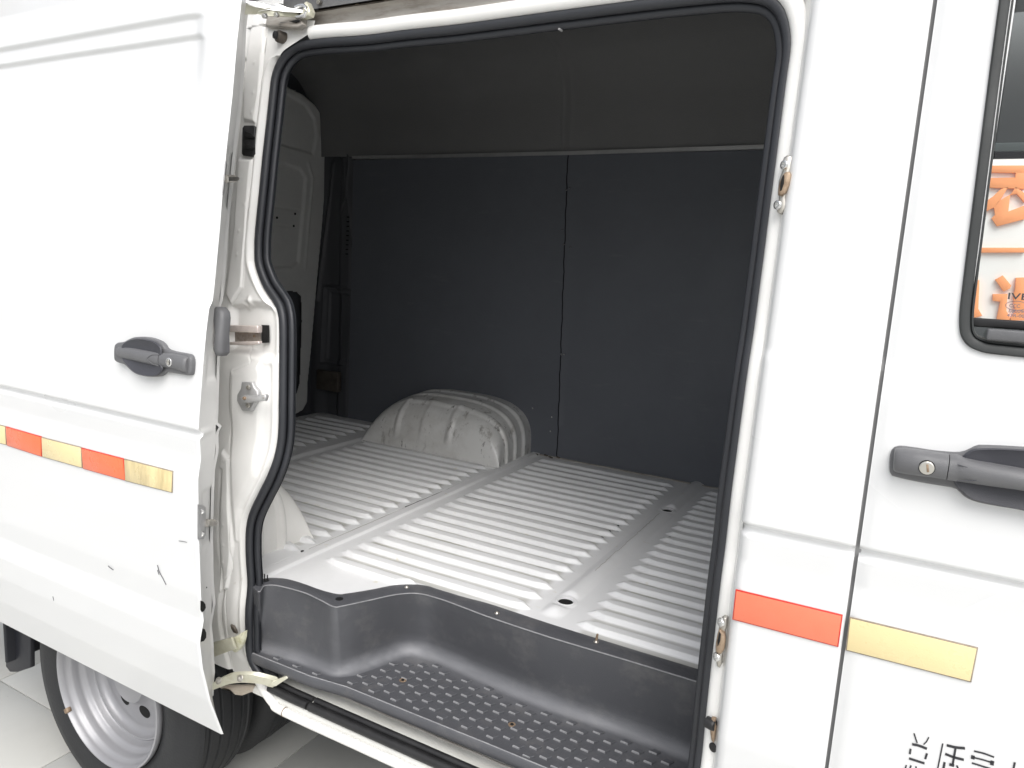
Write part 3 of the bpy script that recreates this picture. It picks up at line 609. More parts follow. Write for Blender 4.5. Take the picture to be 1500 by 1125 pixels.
_at = lf.data.attributes.new('valley_dirt', 'FLOAT', 'POINT'); _at.data.foreach_set('value', (_s * sstep(_p, .018, .023) * (_y > .3) * (_y < 1.62)).astype(np.float32))
for hx, hy in HO:      # drain holes with a turned-down collar
    lathe_r = [[(hx + r * math.cos(a), hy + r * math.sin(a), z) for a in np.linspace(0, 2 * math.pi, 40, endpoint=False)] for r, z in ((.0250, .7828), (.0225, .7846), (.0200, .7838), (.0194, .7795))]
    h = loft('drain_collar', lathe_r, 'floor', lf, False, False)
    disc('drain_hole', (hx, hy, .7725), (0, 0, 1), .0200, .006, 'hole', h, 24)
# grime along the weld joints
def wavy(p0, p1, n, amp, r, name, mat, par):
    P = [(p0[0] + (p1[0] - p0[0]) * t + random.uniform(-amp, amp), p0[1] + (p1[1] - p0[1]) * t, p0[2] + (p1[2] - p0[2]) * t) for t in np.linspace(0, 1, n)]
    return tube(name, P, r, mat, par, n=6)
wavy((-1.392, .75, .7805), (-1.386, 1.05, .7805), 14, .0012, .0016, 'joint_dirt', 'hole', lf)
wavy((-1.394, .30, .7795), (-1.385, 1.6, .7795), 30, .0005, .0009, 'joint_line', 'seamw', lf)
wavy((-1.30, .973, .7812), (-.71, .973, .7812), 26, .0, .0011, 'joint_line', 'seam', lf)
wavy((-.651, .62, .793), (-.648, 1.20, .793), 40, .002, .0005, 'joint_dirt', 'grime', lf)
for q in [(-0.737, 0.891, 0.785), (-0.737, 0.957, 0.785), (-0.733, 1.022, 0.785), (-1.37, 1.677, 0.785), (-1.392, 0.274, 0.785), (-0.735, 1.417, 0.785), (-0.559, 1.024, 0.785)]:
    disc('dirt_spot', (q[0], q[1], .7815), (0, 0, 1), .005, .002, 'hole', lf, 8)

# ------------------------------------------------------------------ wheel arches inside
def arch(name, x0, x1, y_wall, y_in, h, mat, ribs, side):
    """pressed wheel box: steep ends with big round shoulders, a rounded long edge and raised ribs running over it"""
    L = x1 - x0
    us = np.linspace(0, 1, 170); vs = np.linspace(0, 1, 130)
    def f(U, V):
        # U along x (rear to front) following the hump, V from the inboard foot (0) over the shoulder to the wall (1)
        a = U * math.pi; p = 3.0
        cx = np.sign(-np.cos(a)) * np.abs(np.cos(a)) ** (2 / p); cz = np.abs(np.sin(a)) ** (2 / np.where(U > .5, 3.6, 2.9))
        b = V * math.pi / 2; q = 3.6
        dy = 1 - np.abs(np.cos(b)) ** (2 / q); dz = np.abs(np.sin(b)) ** (2 / q)
        X = (x0 + x1) / 2 + cx * L / 2 * (.93 + .07 * (1 - dz) ** 1.0)
        Z = .779 + h * cz * dz
        Y = y_in + (y_wall - y_in) * dy + side * 0
        Y = Y - side * .014 * (1 - dz) + side * .025 * dz * (1 - cz)
        # raised ribs: upright ones on the long side, ones along the hump that run over the top and down the end
        for xi in ribs[0]:
            g_ = np.exp(-((X - xi - .04 * (1 - cz)) / .014) ** 4) * (1 - sstep(V, .55, .75)) * sstep(V, .02, .12)
            Y = Y - side * .009 * g_; Z = Z + .004 * g_ * sstep(V, .3, .6)
        for yi in ribs[1]:
            g_ = np.exp(-((Y - yi) / .013) ** 4) * sstep(V, .25, .45) * sstep(U, .3, .42)
            Z = Z + .008 * g_ * cz; X = X + .010 * g_ * sstep(U, .6, .85)
        return X, Y, Z
    return gridf(name, us, vs, f, mat, van, smooth=70, flip=side < 0)
arch('wheel_arch', -2.10, -1.368, 1.70, 1.37, .236, 'arch', ((-1.905, -1.765, -1.63), (1.45, 1.53, 1.61)), 1)
an = arch('wheel_arch', -2.16, -1.435, .05, .352, .262, 'archn', ((-1.75, -1.6), (.26, .18)), -1)
tag(an, 'near-side wheel arch with yellowed stains')
# dirt bead around the foot of the far arch
P = [(-2.08 + t * .71, 1.348 + .004 * math.sin(t * 40), .7815) for t in np.linspace(0, 1, 40)]
tube('arch_sealant', P, .0045, 'arch', van, n=8)
P = [(-1.362 + .003 * math.sin(t * 9), 1.36 + t * .32, .7815 + .002 * random.random()) for t in np.linspace(0, 1, 24)]
tube('arch_sealant', P, .0045, 'arch', van, n=8)
for q in [(-1.35, 1.66), (-1.31, 1.672), (-1.25, 1.674), (-1.28, 1.655)]:
    disc('floor_debris', (q[0], q[1], .781), (.2, .3, 1), random.uniform(.006, .012), .006, 'rail', lf, 7)
P = [(-1.34 + t * 1.3, 1.668 + .002 * math.sin(t * 33), .782 + .0015 * random.random()) for t in np.linspace(0, 1, 60)]
tube('wall_sealant', P, .0035, 'grime', van, n=6)
fa = bpy.data.objects.get('wheel_arch')
tag(fa, 'far-side wheel arch scuffed with black marks')

# ------------------------------------------------------------------ far wall, lining, rear corner, rear door, roof, added partition
def wallp(name, x0, x1, z0, z1, mat, amp, edge):
    def f(U, Z):
        X = U; bow = amp * np.sin((Z - z0) / (z1 - z0) * 2.6) * np.sin((U - x0) / (x1 - x0) * math.pi)
        jag = .0012 * np.sin(Z * 37) + .0010 * np.sin(Z * 91 + 1)
        X = X + (jag + .020 * (1 - (Z - z0) / (z1 - z0)) * 2.2) * sstep(np.abs(X - edge), .05, 0)
        return X, 1.683 - bow - .004 * np.exp(-((U - edge) / .03) ** 2), Z
    o = gridf(name, np.r_[np.linspace(x0, x1, 60)], np.linspace(z0, z1, 60), f, mat, van, smooth=60)
    return o
wl = wallp('wall_board', -2.46, -1.3065, .778, 2.074, 'board', .010, -1.3065); tag(wl, 'rear dark wallboard')
wr = wallp('wall_board', -1.3015, .03, .778, 2.074, 'board', .008, -1.3015); tag(wr, 'front dark wallboard')
gridf('seam_batten', np.linspace(-1.36, -1.20, 3), np.linspace(.78, 2.09, 3), lambda U, V: (U, 1.694 + 0 * U, V), 'hole', van)
for q in [(-1.298, 1.67, 1.931), (-1.283, 1.67, 1.939), (-1.294, 1.67, 1.707), (-1.262, 1.67, 1.696), (-1.269, 1.67, 1.241), (-1.256, 1.67, 1.242), (-1.297, 1.67, 0.896), (-1.295, 1.67, 0.96), (-1.305, 1.67, 1.768), (-0.418, 1.67, 0.798), (-1.391, 1.67, 0.986)]:
    disc('panel_screw', (q[0], 1.676, q[2]), (0, -1, 0), .0042, .005, 'bright', wl, 10)
# aluminium trim strip, brighter and flatter in front, dimmer at the rear
sweep('trim_strip', [(-2.46, 1.674, 2.085), (-1.9, 1.673, 2.081), (-1.3, 1.672, 2.079), (-.6, 1.672, 2.083), (.03, 1.672, 2.086)], [(-.0075, -.002), (.0075, -.002), (.0075, .002), (-.0075, .002)], 'trim', van, up=(0, 0, 1))
# lining above the trim: straight, then curving into the roof
SEC = catmull([(1.683, 2.088), (1.676, 2.2), (1.66, 2.32), (1.60, 2.42), (1.48, 2.485), (1.2, 2.51), (.9, 2.515), (.5, 2.50), (.25, 2.44), (.185, 2.30), (.175, 2.16)], 6)
su = np.arange(len(SEC))
def lin(U, V):
    y = np.interp(V, su, SEC[:, 0]); z = np.interp(V, su, SEC[:, 1])
    rr = .004 * np.exp(-((U + 1.30) / .012) ** 2) + .0025 * np.exp(-((U + 1.335) / .006) ** 2)
    rr = rr + .030 * sstep(-U, 2.42, 2.60)
    return U, y - rr * sstep(y, .9, 1.3), z - rr * (1 - sstep(y, 1.45, 1.66)) * .8
gridf('roof_lining', np.r_[np.linspace(-2.70, -2.38, 16), np.linspace(-2.36, -1.4, 20), np.linspace(-1.39, -1.25, 40), np.linspace(-1.22, .04, 14)], su, lin, 'liner', van, smooth=70)
# rear corner post with its ridges and recessed cover
pc = XZ([(-2.629, 1.69, 1.446), (-2.429, 1.69, 1.445), (-2.454, 1.69, 1.056), (-2.64, 1.69, 1.053)])
pd = XZ([(-2.605, 1.69, 1.423), (-2.45, 1.69, 1.419), (-2.477, 1.69, 1.071), (-2.617, 1.69, 1.07)])
pe = [XZ([(-2.591, 1.69, 2.059), (-2.626, 1.69, 1.757), (-2.665, 1.69, 1.373)]), XZ([(-2.507, 1.69, 2.058), (-2.484, 1.69, 1.86), (-2.414, 1.69, 1.391), (-2.411, 1.69, 0.973)]), XZ([(-2.525, 1.69, 2.269), (-2.485, 1.69, 2.074), (-2.494, 1.69, 1.893), (-2.537, 1.69, 1.826)])]
def post(U, Z):
    y = 1.690 - .012 * (1 - sstep(np.abs(U + 2.50), .02, .05)) + 0 * Z
    y = y - .012 * (1 - sstep(np.abs(sd_poly(U, Z, pc)), .002, .010)) + .010 * (1 - sstep(sd_poly(U, Z, pd), -.006, .002))
    for g_ in pe: y = y - .008 * np.exp(-(seg_d(U, Z, g_) / .007) ** 2)
    return U, y - .03 * sstep(-U, 2.60, 2.68), Z
cpst = gridf('rear_corner_post', np.linspace(-2.78, -2.455, 110), np.linspace(.76, 2.10, 260), post, 'pillar', van, smooth=70)
for k in range(9):
    q = [(-2.476, 1.672, 1.799), (-2.48, 1.672, 1.618)]; z = q[0][2] + (q[1][2] - q[0][2]) * k / 8
    box('post_slot', (q[0][0] + (q[1][0] - q[0][0]) * k / 8, 1.672, z), (.016, .004, .006), 'hole', cpst, .001)
q = [(-2.644, 1.64, 1.017), (-2.496, 1.64, 1.028), (-2.498, 1.64, 0.914), (-2.642, 1.64, 0.898), (-2.587, 1.64, 0.985), (-2.619, 1.64, 0.93), (-2.531, 1.64, 0.942), (-2.522, 1.64, 0.979), (-2.602, 1.64, 1.008), (-2.485, 1.64, 0.969), (-2.436, 1.64, 0.982), (-2.409, 1.64, 0.975)]
lt = box('corner_latch', ((q[0][0] + q[1][0]) / 2, 1.655, (q[0][2] + q[2][2]) / 2), (abs(q[0][0] - q[1][0]), .03, abs(q[0][2] - q[2][2])), 'rail', van, .006)
tube('latch_bail', [(q[5][0], 1.625, q[5][2]), (q[6][0], 1.625, q[6][2]), (q[7][0] + .01, 1.625, q[7][2]), (q[7][0] - .01, 1.625, q[7][2] + .02)], .004, 'steel', lt)
box('latch_block', (q[4][0], 1.63, q[4][2]), (.05, .03, .03), 'steel', lt, .006); disc('latch_bolt', (q[8][0], 1.64, q[8][2] + .01), (0, -1, 0), .008, .01, 'steel', lt)
tube('latch_cable', [(q[9][0], 1.64, q[9][2]), (q[10][0], 1.635, q[10][2]), (q[11][0], 1.64, q[11][2]), (q[11][0] + .03, 1.64, q[11][2] - .01)], .003, 'steel', lt)

# right rear door seen from inside
ro = YZ([(-2.64, 1.146, 2.378), (-2.64, 1.338, 2.377), (-2.64, 1.421, 2.376), (-2.64, 1.529, 2.364), (-2.64, 1.612, 2.332), (-2.64, 1.675, 2.278), (-2.64, 1.701, 2.178), (-2.64, 1.704, 2.062), (-2.64, 1.676, 1.756), (-2.64, 1.638, 1.411), (-2.64, 1.609, 1.131), (-2.64, 1.587, 0.955), (-2.64, 1.584, 0.848), (-2.64, 1.55, 0.806), (-2.64, 1.48, 0.789), (-2.64, 1.322, 0.797), (-2.64, 1.137, 0.827)])
ro_hi = YZ([(-2.64, 1.146, 2.356), (-2.64, 1.338, 2.368), (-2.64, 1.425, 2.365), (-2.64, 1.525, 2.348), (-2.64, 1.599, 2.317), (-2.64, 1.651, 2.263), (-2.64, 1.672, 2.173), (-2.64, 1.675, 2.058), (-2.64, 1.647, 1.754), (-2.64, 1.604, 1.411), (-2.64, 1.575, 1.134), (-2.64, 1.553, 0.959), (-2.64, 1.55, 0.871), (-2.64, 1.517, 0.833), (-2.64, 1.456, 0.821), (-2.64, 1.322, 0.831), (-2.64, 1.137, 0.859)])
rp1 = YZ([(-2.64, 1.22, 2.34), (-2.64, 1.421, 2.34), (-2.64, 1.544, 2.317), (-2.64, 1.609, 2.258), (-2.64, 1.624, 2.181), (-2.64, 1.598, 2.092), (-2.64, 1.389, 2.099), (-2.64, 1.182, 2.087)])
rp2 = YZ([(-2.64, 1.22, 2.015), (-2.64, 1.36, 2.027), (-2.64, 1.512, 2.012), (-2.64, 1.553, 1.975), (-2.64, 1.541, 1.844), (-2.64, 1.508, 1.562), (-2.64, 1.463, 1.537), (-2.64, 1.341, 1.531), (-2.64, 1.18, 1.527)])
rl1 = YZ([(-2.64, 1.319, 1.816), (-2.64, 1.514, 1.815)]); rl2 = YZ([(-2.64, 1.32, 1.735), (-2.64, 1.497, 1.732)])
rgd = YZ([(-2.64, 1.566, 2.042), (-2.64, 1.595, 1.974), (-2.64, 1.57, 1.748), (-2.64, 1.55, 1.54)])
rdk = YZ([(-2.64, 1.321, 1.428), (-2.64, 1.393, 1.426), (-2.64, 1.491, 1.421), (-2.64, 1.524, 1.398), (-2.64, 1.53, 1.275), (-2.64, 1.52, 0.963), (-2.64, 1.497, 0.906), (-2.64, 1.456, 0.877), (-2.64, 1.344, 0.882)])
def rdoor(U, Z):
    d = sd_poly(U, Z, ro)
    x = -2.64 + .0 * U
    x = x - .010 * (1 - sstep(sd_poly(U, Z, rp1), -.010, .006)) - .012 * (1 - sstep(sd_poly(U, Z, rp2), -.010, .006))
    x = x - .004 * np.exp(-(seg_d(U, Z, rl1) / .004) ** 2) - .002 * np.exp(-(seg_d(U, Z, rl2) / .005) ** 2) + .004 * np.exp(-(seg_d(U, Z, rgd) / .008) ** 2)
    x = x - .03 * sstep(d, -.012, .001)
    return x, U, Z
rd = gridf('rear_door', np.linspace(1.0, 1.84, 200), np.linspace(.74, 2.46, 330), rdoor, 'reardoor', van, mask=lambda x, y, z: (sd_poly(y, z, ro) > .002) | (sd_poly(y, z, rdk) < 0), smooth=60, flip=True)
rk = loft('door_cutout', [[(-2.655, y, z) for y, z in rdk], [(-2.672, y, z) for y, z in rdk]], 'pillar', rd)
for q in [(-2.645, 1.368, 1.767), (-2.645, 1.483, 1.795), (-2.645, 1.475, 1.737)]: disc('door_hole', q, (1, 0, 0), .006, .003, 'hole', rd, 10)
mobj('rear_wall', [(-2.70, 0, .70), (-2.70, 1.9, .70), (-2.70, 1.9, 2.6), (-2.70, 0, 2.6)], [(0, 1, 2, 3)], 'pillar', van, 0)
box('door_gasket', (-2.66, 1.5, .758), (.05, .7, .02), 'flap', van)
# outer shells that keep the daylight out
box('far_side_panel', (-1.42, 1.76, 1.40), (2.80, .05, 2.30), 'paint', van, .01)
box('added_shade_skirt', (-1.4, 1.70, .42), (3.0, .04, .40), 'flap', van, .01)  # unseen skirt, added to darken the ground under the van
box('roof_panel', (-1.0, .98, 2.60), (4.2, 1.62, .05), 'paint', van, .02)
box('added_light_partition', (-.005, .92, 1.62), (.025, 1.60, 1.90), 'cab', van, .004)  # unseen wall, added to keep cab light out of the load space
mobj('near_side_inner_panel', [(-2.7, .16, .70), (-1.46, .16, .70), (-1.46, .19, 2.2), (-2.7, .19, 2.2)], [(0, 1, 2, 3)], 'pillar', van, 0)
box('front_inner_panel', (-.095, .175, 1.52), (.15, .02, 1.3), 'pillar', van)

# outer rear quarter behind the open door
gridf('rear_quarter_panel', np.linspace(-3.3, -1.545, 20), np.linspace(.80, 2.55, 120), lambda U, V: (U, prof(V), V), 'paint', van, smooth=60)
# cantrail over the opening
gridf('cantrail', np.linspace(-3.3, 1.2, 30), np.linspace(2.235, 2.62, 20), lambda U, V: (U, prof(V) - .002, V), 'paint', van, smooth=60)

# header above the bead: grimy channel, then the upper rail with its roller carriage
gridf('header_channel', np.linspace(-1.345, -.02, 60), np.linspace(0, 1, 12), lambda U, V: (U, np.interp(V, [0, .2, .5, .85, 1], [.150, .168, .172, .170, .155]) + .0008 * np.sin(U * 50), np.interp(V, [0, .2, .5, .85, 1], [2.100, 2.112, 2.125, 2.140, 2.144])), 'grime', van, smooth=60)
ur = gridf('upper_rail', np.linspace(-1.30, -.02, 60), np.linspace(0, 1, 16), lambda U, V: (U, np.interp(V, [0, .1, .35, .6, .8, 1], [.150, .172, .215, .215, .150, .120]), np.interp(V, [0, .1, .35, .6, .8, 1], [2.1445, 2.147, 2.150, 2.215, 2.225, 2.235])), 'rail', van, smooth=50)
tube('rail_edge', [(-1.235, .165, 2.1465), (-.7, .165, 2.146), (-.02, .165, 2.146)], .0035, 'steel', van)
for q in [(-1.164, 0.197, 2.161), (-1.081, 0.197, 2.163)]: disc('rail_bolt', q, (0, -1, -.2), .005, .006, 'rust', ur, 10)
# left end of the header: grimy cover box where the rail starts
ce = [(-1.391, 0.15, 2.148), (-1.341, 0.15, 2.146), (-1.27, 0.148, 2.129), (-1.27, 0.146, 2.111), (-1.288, 0.145, 2.107), (-1.38, 0.146, 2.118), (-1.392, 0.147, 2.123)]; plate('header_end_cover', ce, .012, 'grime', van, .006)
cf = [(-1.334, 0.135, 2.123), (-1.265, 0.134, 2.117), (-1.258, 0.133, 2.109), (-1.272, 0.132, 2.101), (-1.323, 0.133, 2.108), (-1.332, 0.134, 2.114)]; plate('header_end_lip', cf, .014, 'grime', van, .005)
ch = [(-1.295, 0.118, 2.118), (-1.268, 0.118, 2.119), (-1.26, 0.118, 2.115), (-1.276, 0.118, 2.113)]; plate('header_end_slot', ch, .002, 'hole', van, .0008)
cg = [(-1.539, 0.194, 2.255), (-1.249, 0.189, 2.217), (-1.296, 0.185, 2.182), (-1.328, 0.184, 2.176), (-1.383, 0.185, 2.183), (-1.531, 0.187, 2.2)]; plate('header_corner_panel', cg, .004, 'grime', van, .002)
# upper arm
ua = [(-1.341, 0.019, 2.135), (-1.34, 0.05, 2.143), (-1.335, 0.08, 2.147), (-1.322, 0.095, 2.146), (-1.315, 0.101, 2.152), (-1.308, 0.106, 2.15), (-1.293, 0.11, 2.144), (-1.267, 0.119, 2.141), (-1.258, 0.124, 2.139), (-1.259, 0.123, 2.134), (-1.294, 0.109, 2.135), (-1.325, 0.094, 2.137), (-1.336, 0.069, 2.136), (-1.34, 0.039, 2.135), (-1.34, 0.018, 2.131)]
ub = [(-1.346, 0.023, 2.134), (-1.341, 0.064, 2.135), (-1.324, 0.089, 2.14), (-1.343, 0.068, 2.13), (-1.347, 0.067, 2.123), (-1.343, 0.02, 2.108)]
uarm = loft('upper_hinge_arm', [ua, [(p[0], p[1] + .012, p[2] + .004) for p in ua]], 'bright', van)
loft('arm_web', [ub, [(p[0], p[1] + .004, p[2]) for p in ub]], 'zinc', uarm)
uc = [(-1.351, 0.073, 2.13), (-1.331, 0.099, 2.141), (-1.281, 0.129, 2.137), (-1.28, 0.128, 2.128), (-1.315, 0.113, 2.129), (-1.335, 0.087, 2.124), (-1.35, 0.072, 2.126)]
loft('arm_plate', [uc, [(p[0], p[1] + .004, p[2]) for p in uc]], 'zinc', uarm)
hk = [(-1.284, 0.125, 2.148), (-1.274, 0.126, 2.151), (-1.259, 0.126, 2.15), (-1.25, 0.125, 2.143), (-1.248, 0.123, 2.134), (-1.254, 0.123, 2.127), (-1.266, 0.122, 2.125), (-1.277, 0.122, 2.126)]
tube('roller_hook', hk, .0042, 'bright', uarm)
rc = [(-1.264, 0.141, 2.155), (-1.255, 0.142, 2.159), (-1.239, 0.139, 2.136), (-1.242, 0.137, 2.126), (-1.262, 0.137, 2.124), (-1.279, 0.138, 2.128), (-1.267, 0.138, 2.133), (-1.262, 0.139, 2.14)]; plate('roller_bracket', rc, .016, 'zinc', uarm, .004)
for q in [(-1.33, 0.082, 2.122), (-1.319, 0.106, 2.131)]: disc('arm_bolt', (q[0], q[1], q[2]), (.1, -.9, -.4), .006, .009, 'bright', uarm, 6)
q = [(-1.256, 0.173, 2.172)][0]; disc('arm_bolt', q, (0, -1, -.3), .006, .008, 'steel', uarm, 6)

# ------------------------------------------------------------------ B pillar skin, front door
def edge_x(z): return -.181 + 0 * z
def bskin(U, Z):
    # U: 0..1 rounding from inside the jamb to the outer face, then flat to the seam
    s = U; r = .020
    a = np.clip(s / .4, 0, 1) * math.pi / 2
    X = np.where(s < .4, -.181 - .006 + r * (1 - np.cos(a)) * 1.0 - .0, np.interp(s, [.4, .97, 1], [-.167, -.0195, -.0178]))
    Yo = np.where(s < .4, r * (1 - np.sin(a)) ** 1.0, np.interp(s, [.4, .97, 1], [0, 0, .004]))
    X = np.where(s < .001, -.190, X); Yo = np.where(s < .001, .06, Yo)
    return X, prof(Z) + Yo, Z
gridf('door_pillar', np.r_[0, np.linspace(.002, .4, 14), np.linspace(.42, .96, 8), .98, 1], np.r_[np.arange(.40, 1.185, .005), np.arange(1.185, 1.235, .0015), np.arange(1.235, 2.24, .005)], bskin, 'paint', van, smooth=60)
# jamb face between skin and seal
gridf('pillar_jamb', np.linspace(0, 1, 8), np.arange(.52, 2.12, .01), lambda U, Z: (np.interp(U, [0, 1], [-.183, -.212]), prof2(Z) + np.interp(U, [0, 1], [.012, .060]), Z), 'jamb', van, smooth=60)
gridf('shut_line', np.linspace(-.0215, -.009, 3), np.arange(.42, 2.24, .02), lambda U, Z: (U, prof(Z) + .012, Z), 'seam', van, smooth=0)
def striker(name_, outline, ring, bolts, hole, lab):
    p = plate(name_, outline, .010, 'steel', van, .003); tag(p, lab)
    r_ = plate('striker_ring', ring, .008, 'rust', p, .003); plate('striker_hole', hole, .002, 'hole', r_, .0006)
    for b in bolts: disc('striker_bolt', b, (-.8, -1, 0), .0075, .004, 'bright', p, 14, inner=.5)
    return p
striker('door_striker', [(-0.195, 0.091, 1.794), (-0.19, 0.092, 1.798), (-0.183, 0.091, 1.796), (-0.181, 0.09, 1.787), (-0.181, 0.089, 1.775), (-0.183, 0.088, 1.77), (-0.18, 0.088, 1.766), (-0.18, 0.086, 1.751), (-0.183, 0.084, 1.739), (-0.184, 0.084, 1.732), (-0.181, 0.083, 1.723), (-0.183, 0.081, 1.711), (-0.188, 0.081, 1.706), (-0.194, 0.081, 1.709), (-0.196, 0.082, 1.718), (-0.194, 0.084, 1.731), (-0.197, 0.085, 1.74), (-0.198, 0.087, 1.758), (-0.194, 0.089, 1.775), (-0.196, 0.09, 1.786)],
        [(-0.189, 0.078, 1.77), (-0.182, 0.078, 1.771), (-0.179, 0.078, 1.766), (-0.18, 0.076, 1.75), (-0.184, 0.074, 1.738), (-0.189, 0.074, 1.734), (-0.195, 0.074, 1.735), (-0.196, 0.075, 1.744), (-0.195, 0.077, 1.756), (-0.192, 0.078, 1.766)],
        [(-0.191, 0.078, 1.782), (-0.193, 0.07, 1.72)], [(-0.191, 0.069, 1.765), (-0.189, 0.069, 1.765), (-0.188, 0.067, 1.753), (-0.19, 0.066, 1.742), (-0.192, 0.066, 1.741), (-0.193, 0.067, 1.752)], 'upper door striker')
striker('door_striker', [(-0.2, 0.017, 1.046), (-0.196, 0.017, 1.05), (-0.191, 0.017, 1.049), (-0.19, 0.017, 1.036), (-0.192, 0.017, 1.021), (-0.19, 0.017, 1.01), (-0.19, 0.017, 0.992), (-0.192, 0.017, 0.982), (-0.191, 0.017, 0.967), (-0.194, 0.017, 0.959), (-0.199, 0.017, 0.961), (-0.202, 0.017, 0.978), (-0.205, 0.017, 0.992), (-0.204, 0.017, 1.012), (-0.202, 0.017, 1.031)],
        [(-0.2, 0.007, 1.03), (-0.191, 0.007, 1.025), (-0.189, 0.007, 1.014), (-0.189, 0.007, 0.997), (-0.193, 0.007, 0.988), (-0.201, 0.007, 0.989), (-0.203, 0.007, 1.005), (-0.202, 0.007, 1.021)],
        [(-0.198, 0.005, 1.042), (-0.199, 0.005, 0.98)], [(-0.199, -0.002, 1.027), (-0.196, -0.002, 1.024), (-0.196, -0.002, 1.011), (-0.199, -0.002, 1.002), (-0.2, -0.002, 1.012)], 'lower door striker')
for px_ in [(-0.195, 0.018, 0.851), (-0.194, 0.019, 0.826)]: pass
bs = [(-0.199, 0.02, 0.862), (-0.192, 0.019, 0.863), (-0.19, 0.02, 0.847), (-0.191, 0.022, 0.817), (-0.196, 0.022, 0.821), (-0.199, 0.02, 0.838)]; bp = plate('lower_bump_stop', bs, .008, 'rust', van, .003)
q = [(-0.201, 0.018, 0.851)][0]; disc('bump_rubber', (q[0] - .006, q[1], q[2]), (1, -.3, 0), .010, .016, 'dark', bp, 14)
q = [(-0.192, 0.023, 0.805)][0]; disc('plug', q, (-.6, -1, 0), .008, .003, 'dark', van, 14)

# front door skin with the window cut out
WIN = XZ([(0.058, 0.104, 2.03), (0.056, 0.101, 2.003), (0.058, 0.092, 1.929), (0.063, 0.071, 1.779), (0.067, 0.054, 1.627), (0.068, 0.046, 1.56), (0.072, 0.043, 1.537), (0.079, 0.041, 1.526), (0.093, 0.041, 1.521), (0.153, 0.04, 1.517)])
wx0, wz0 = .078, 1.532
fd = bpy.data.objects.new('front_door', None)
def fskin(U, Z):
    Y = np.where(U < -.0095, .004, 0)
    return U, prof(Z) + Y, Z
FX = np.r_[-.0125, -.0108, -.004, np.linspace(.01, .36, 30), np.linspace(.38, 1.1, 10)]
fdoor = gridf('front_door', FX, np.r_[np.arange(.42, 1.185, .004), np.arange(1.185, 1.235, .0015), np.arange(1.235, 2.238, .004)], fskin, 'paint', van, mask=lambda x, y, z: (x > .0815) & (z > 1.5325) & (z < 2.16), smooth=60)
# window frame: black moulding with a rounded lower corner
wp = catmull([(.062, 2.16), (.063, 1.95), (.066, 1.75), (.0685, 1.62), (.0705, 1.565), (.078, 1.536), (.098, 1.5215), (.14, 1.518), (.3, 1.518), (.6, 1.518), (.95, 1.518)], 8)
def wring(d, dy):
    T = np.gradient(wp, axis=0); T /= np.linalg.norm(T, axis=1)[:, None]; N = np.stack([-T[:, 1], T[:, 0]], 1); P = wp + N * d * .76
    return [(x, prof(z) + dy, z) for x, z in P]
wf = loft('window_frame', [wring(0, .001), wring(.0006, -.004), wring(.003, -.0065), wring(.012, -.0065), wring(.0165, -.0045), wring(.018, .0), wring(.019, .001), wring(.020, -.001), wring(.023, -.001), wring(.0245, .010), wring(.025, .05)], 'lacquer', fdoor, False, False, closed=False, smooth=40)
gl = gridf('window_glass', np.linspace(.085, .98, 4), np.linspace(1.535, 2.16, 12), lambda U, Z: (U, prof(Z) + .012, Z), 'glass', fdoor, smooth=60)
# lower window run seen through the glass
wr1 = box('window_channel', (.53, .062, 1.560), (.92, .02, .012), 'dark', fdoor, .002)
box('window_sill_trim', (.57, .036, 1.5455), (.93, .010, .016), 'handle', fdoor, .003)
for k in range(3): box('channel_ridge', (.56, .085 + k * .02, 1.552 + k * .006), (.92, .006, .010), 'dark', wr1, .002)
# etched marks low on the glass
def text(s, loc, size, mat, par, name='glass_mark', rot=0., sx=1.2, yoff=.009):
    cu = bpy.data.curves.new(name, 'FONT'); cu.body = s; cu.size = size; cu.offset = size * .012
    o = bpy.data.objects.new(name, cu); S.collection.objects.link(o)
    dg = bpy.context.evaluated_depsgraph_get(); me = bpy.data.meshes.new_from_object(o.evaluated_get(dg)); bpy.data.objects.remove(o)
    V = []; 
    for v in me.vertices:
        a, b = v.co.x * sx, v.co.y; x = loc[0] + a * math.cos(rot) - b * math.sin(rot); z = loc[1] + a * math.sin(rot) + b * math.cos(rot)
        V.append((x, float(prof(z)) + yoff, z))
    F = [tuple(p.vertices) for p in me.polygons]; bpy.data.meshes.remove(me)
    return mobj(name, V, F, mat, par, 0)
M['etch'] = new_mat('glass_etch_grey', (.16, .14, .17), .6)
q = [(0.124, 0.061, 1.595), (0.124, 0.06, 1.584), (0.12, 0.059, 1.577), (0.121, 0.058, 1.571), (0.128, 0.06, 1.587)]
text('IVECO', (q[0][0], q[0][2]), .0125, 'ink', gl, sx=1.45)
text('CCC', (q[1][0] + .004, q[1][2]), .0066, 'etch', gl, sx=.9); text('E000902', (q[2][0] + .008, q[2][2]), .0058, 'etch', gl); text('43R-001B', (q[3][0] + .006, q[3][2]), .0058, 'etch', gl)
rg = [(q[1][0] + .0125 + .0125 * math.cos(a), 0, q[1][2] + .0025 + .0062 * math.sin(a)) for a in np.linspace(0, 2 * math.pi, 28, endpoint=False)]
tube('glass_mark', [(x, float(prof(z)) + .0105, z) for x, _, z in rg], .0004, 'etch', gl, True, n=5, up=(0, 1, 0))
text('M-SAFE', (q[1][0] + .030, q[1][2]), .006, 'etch', gl)

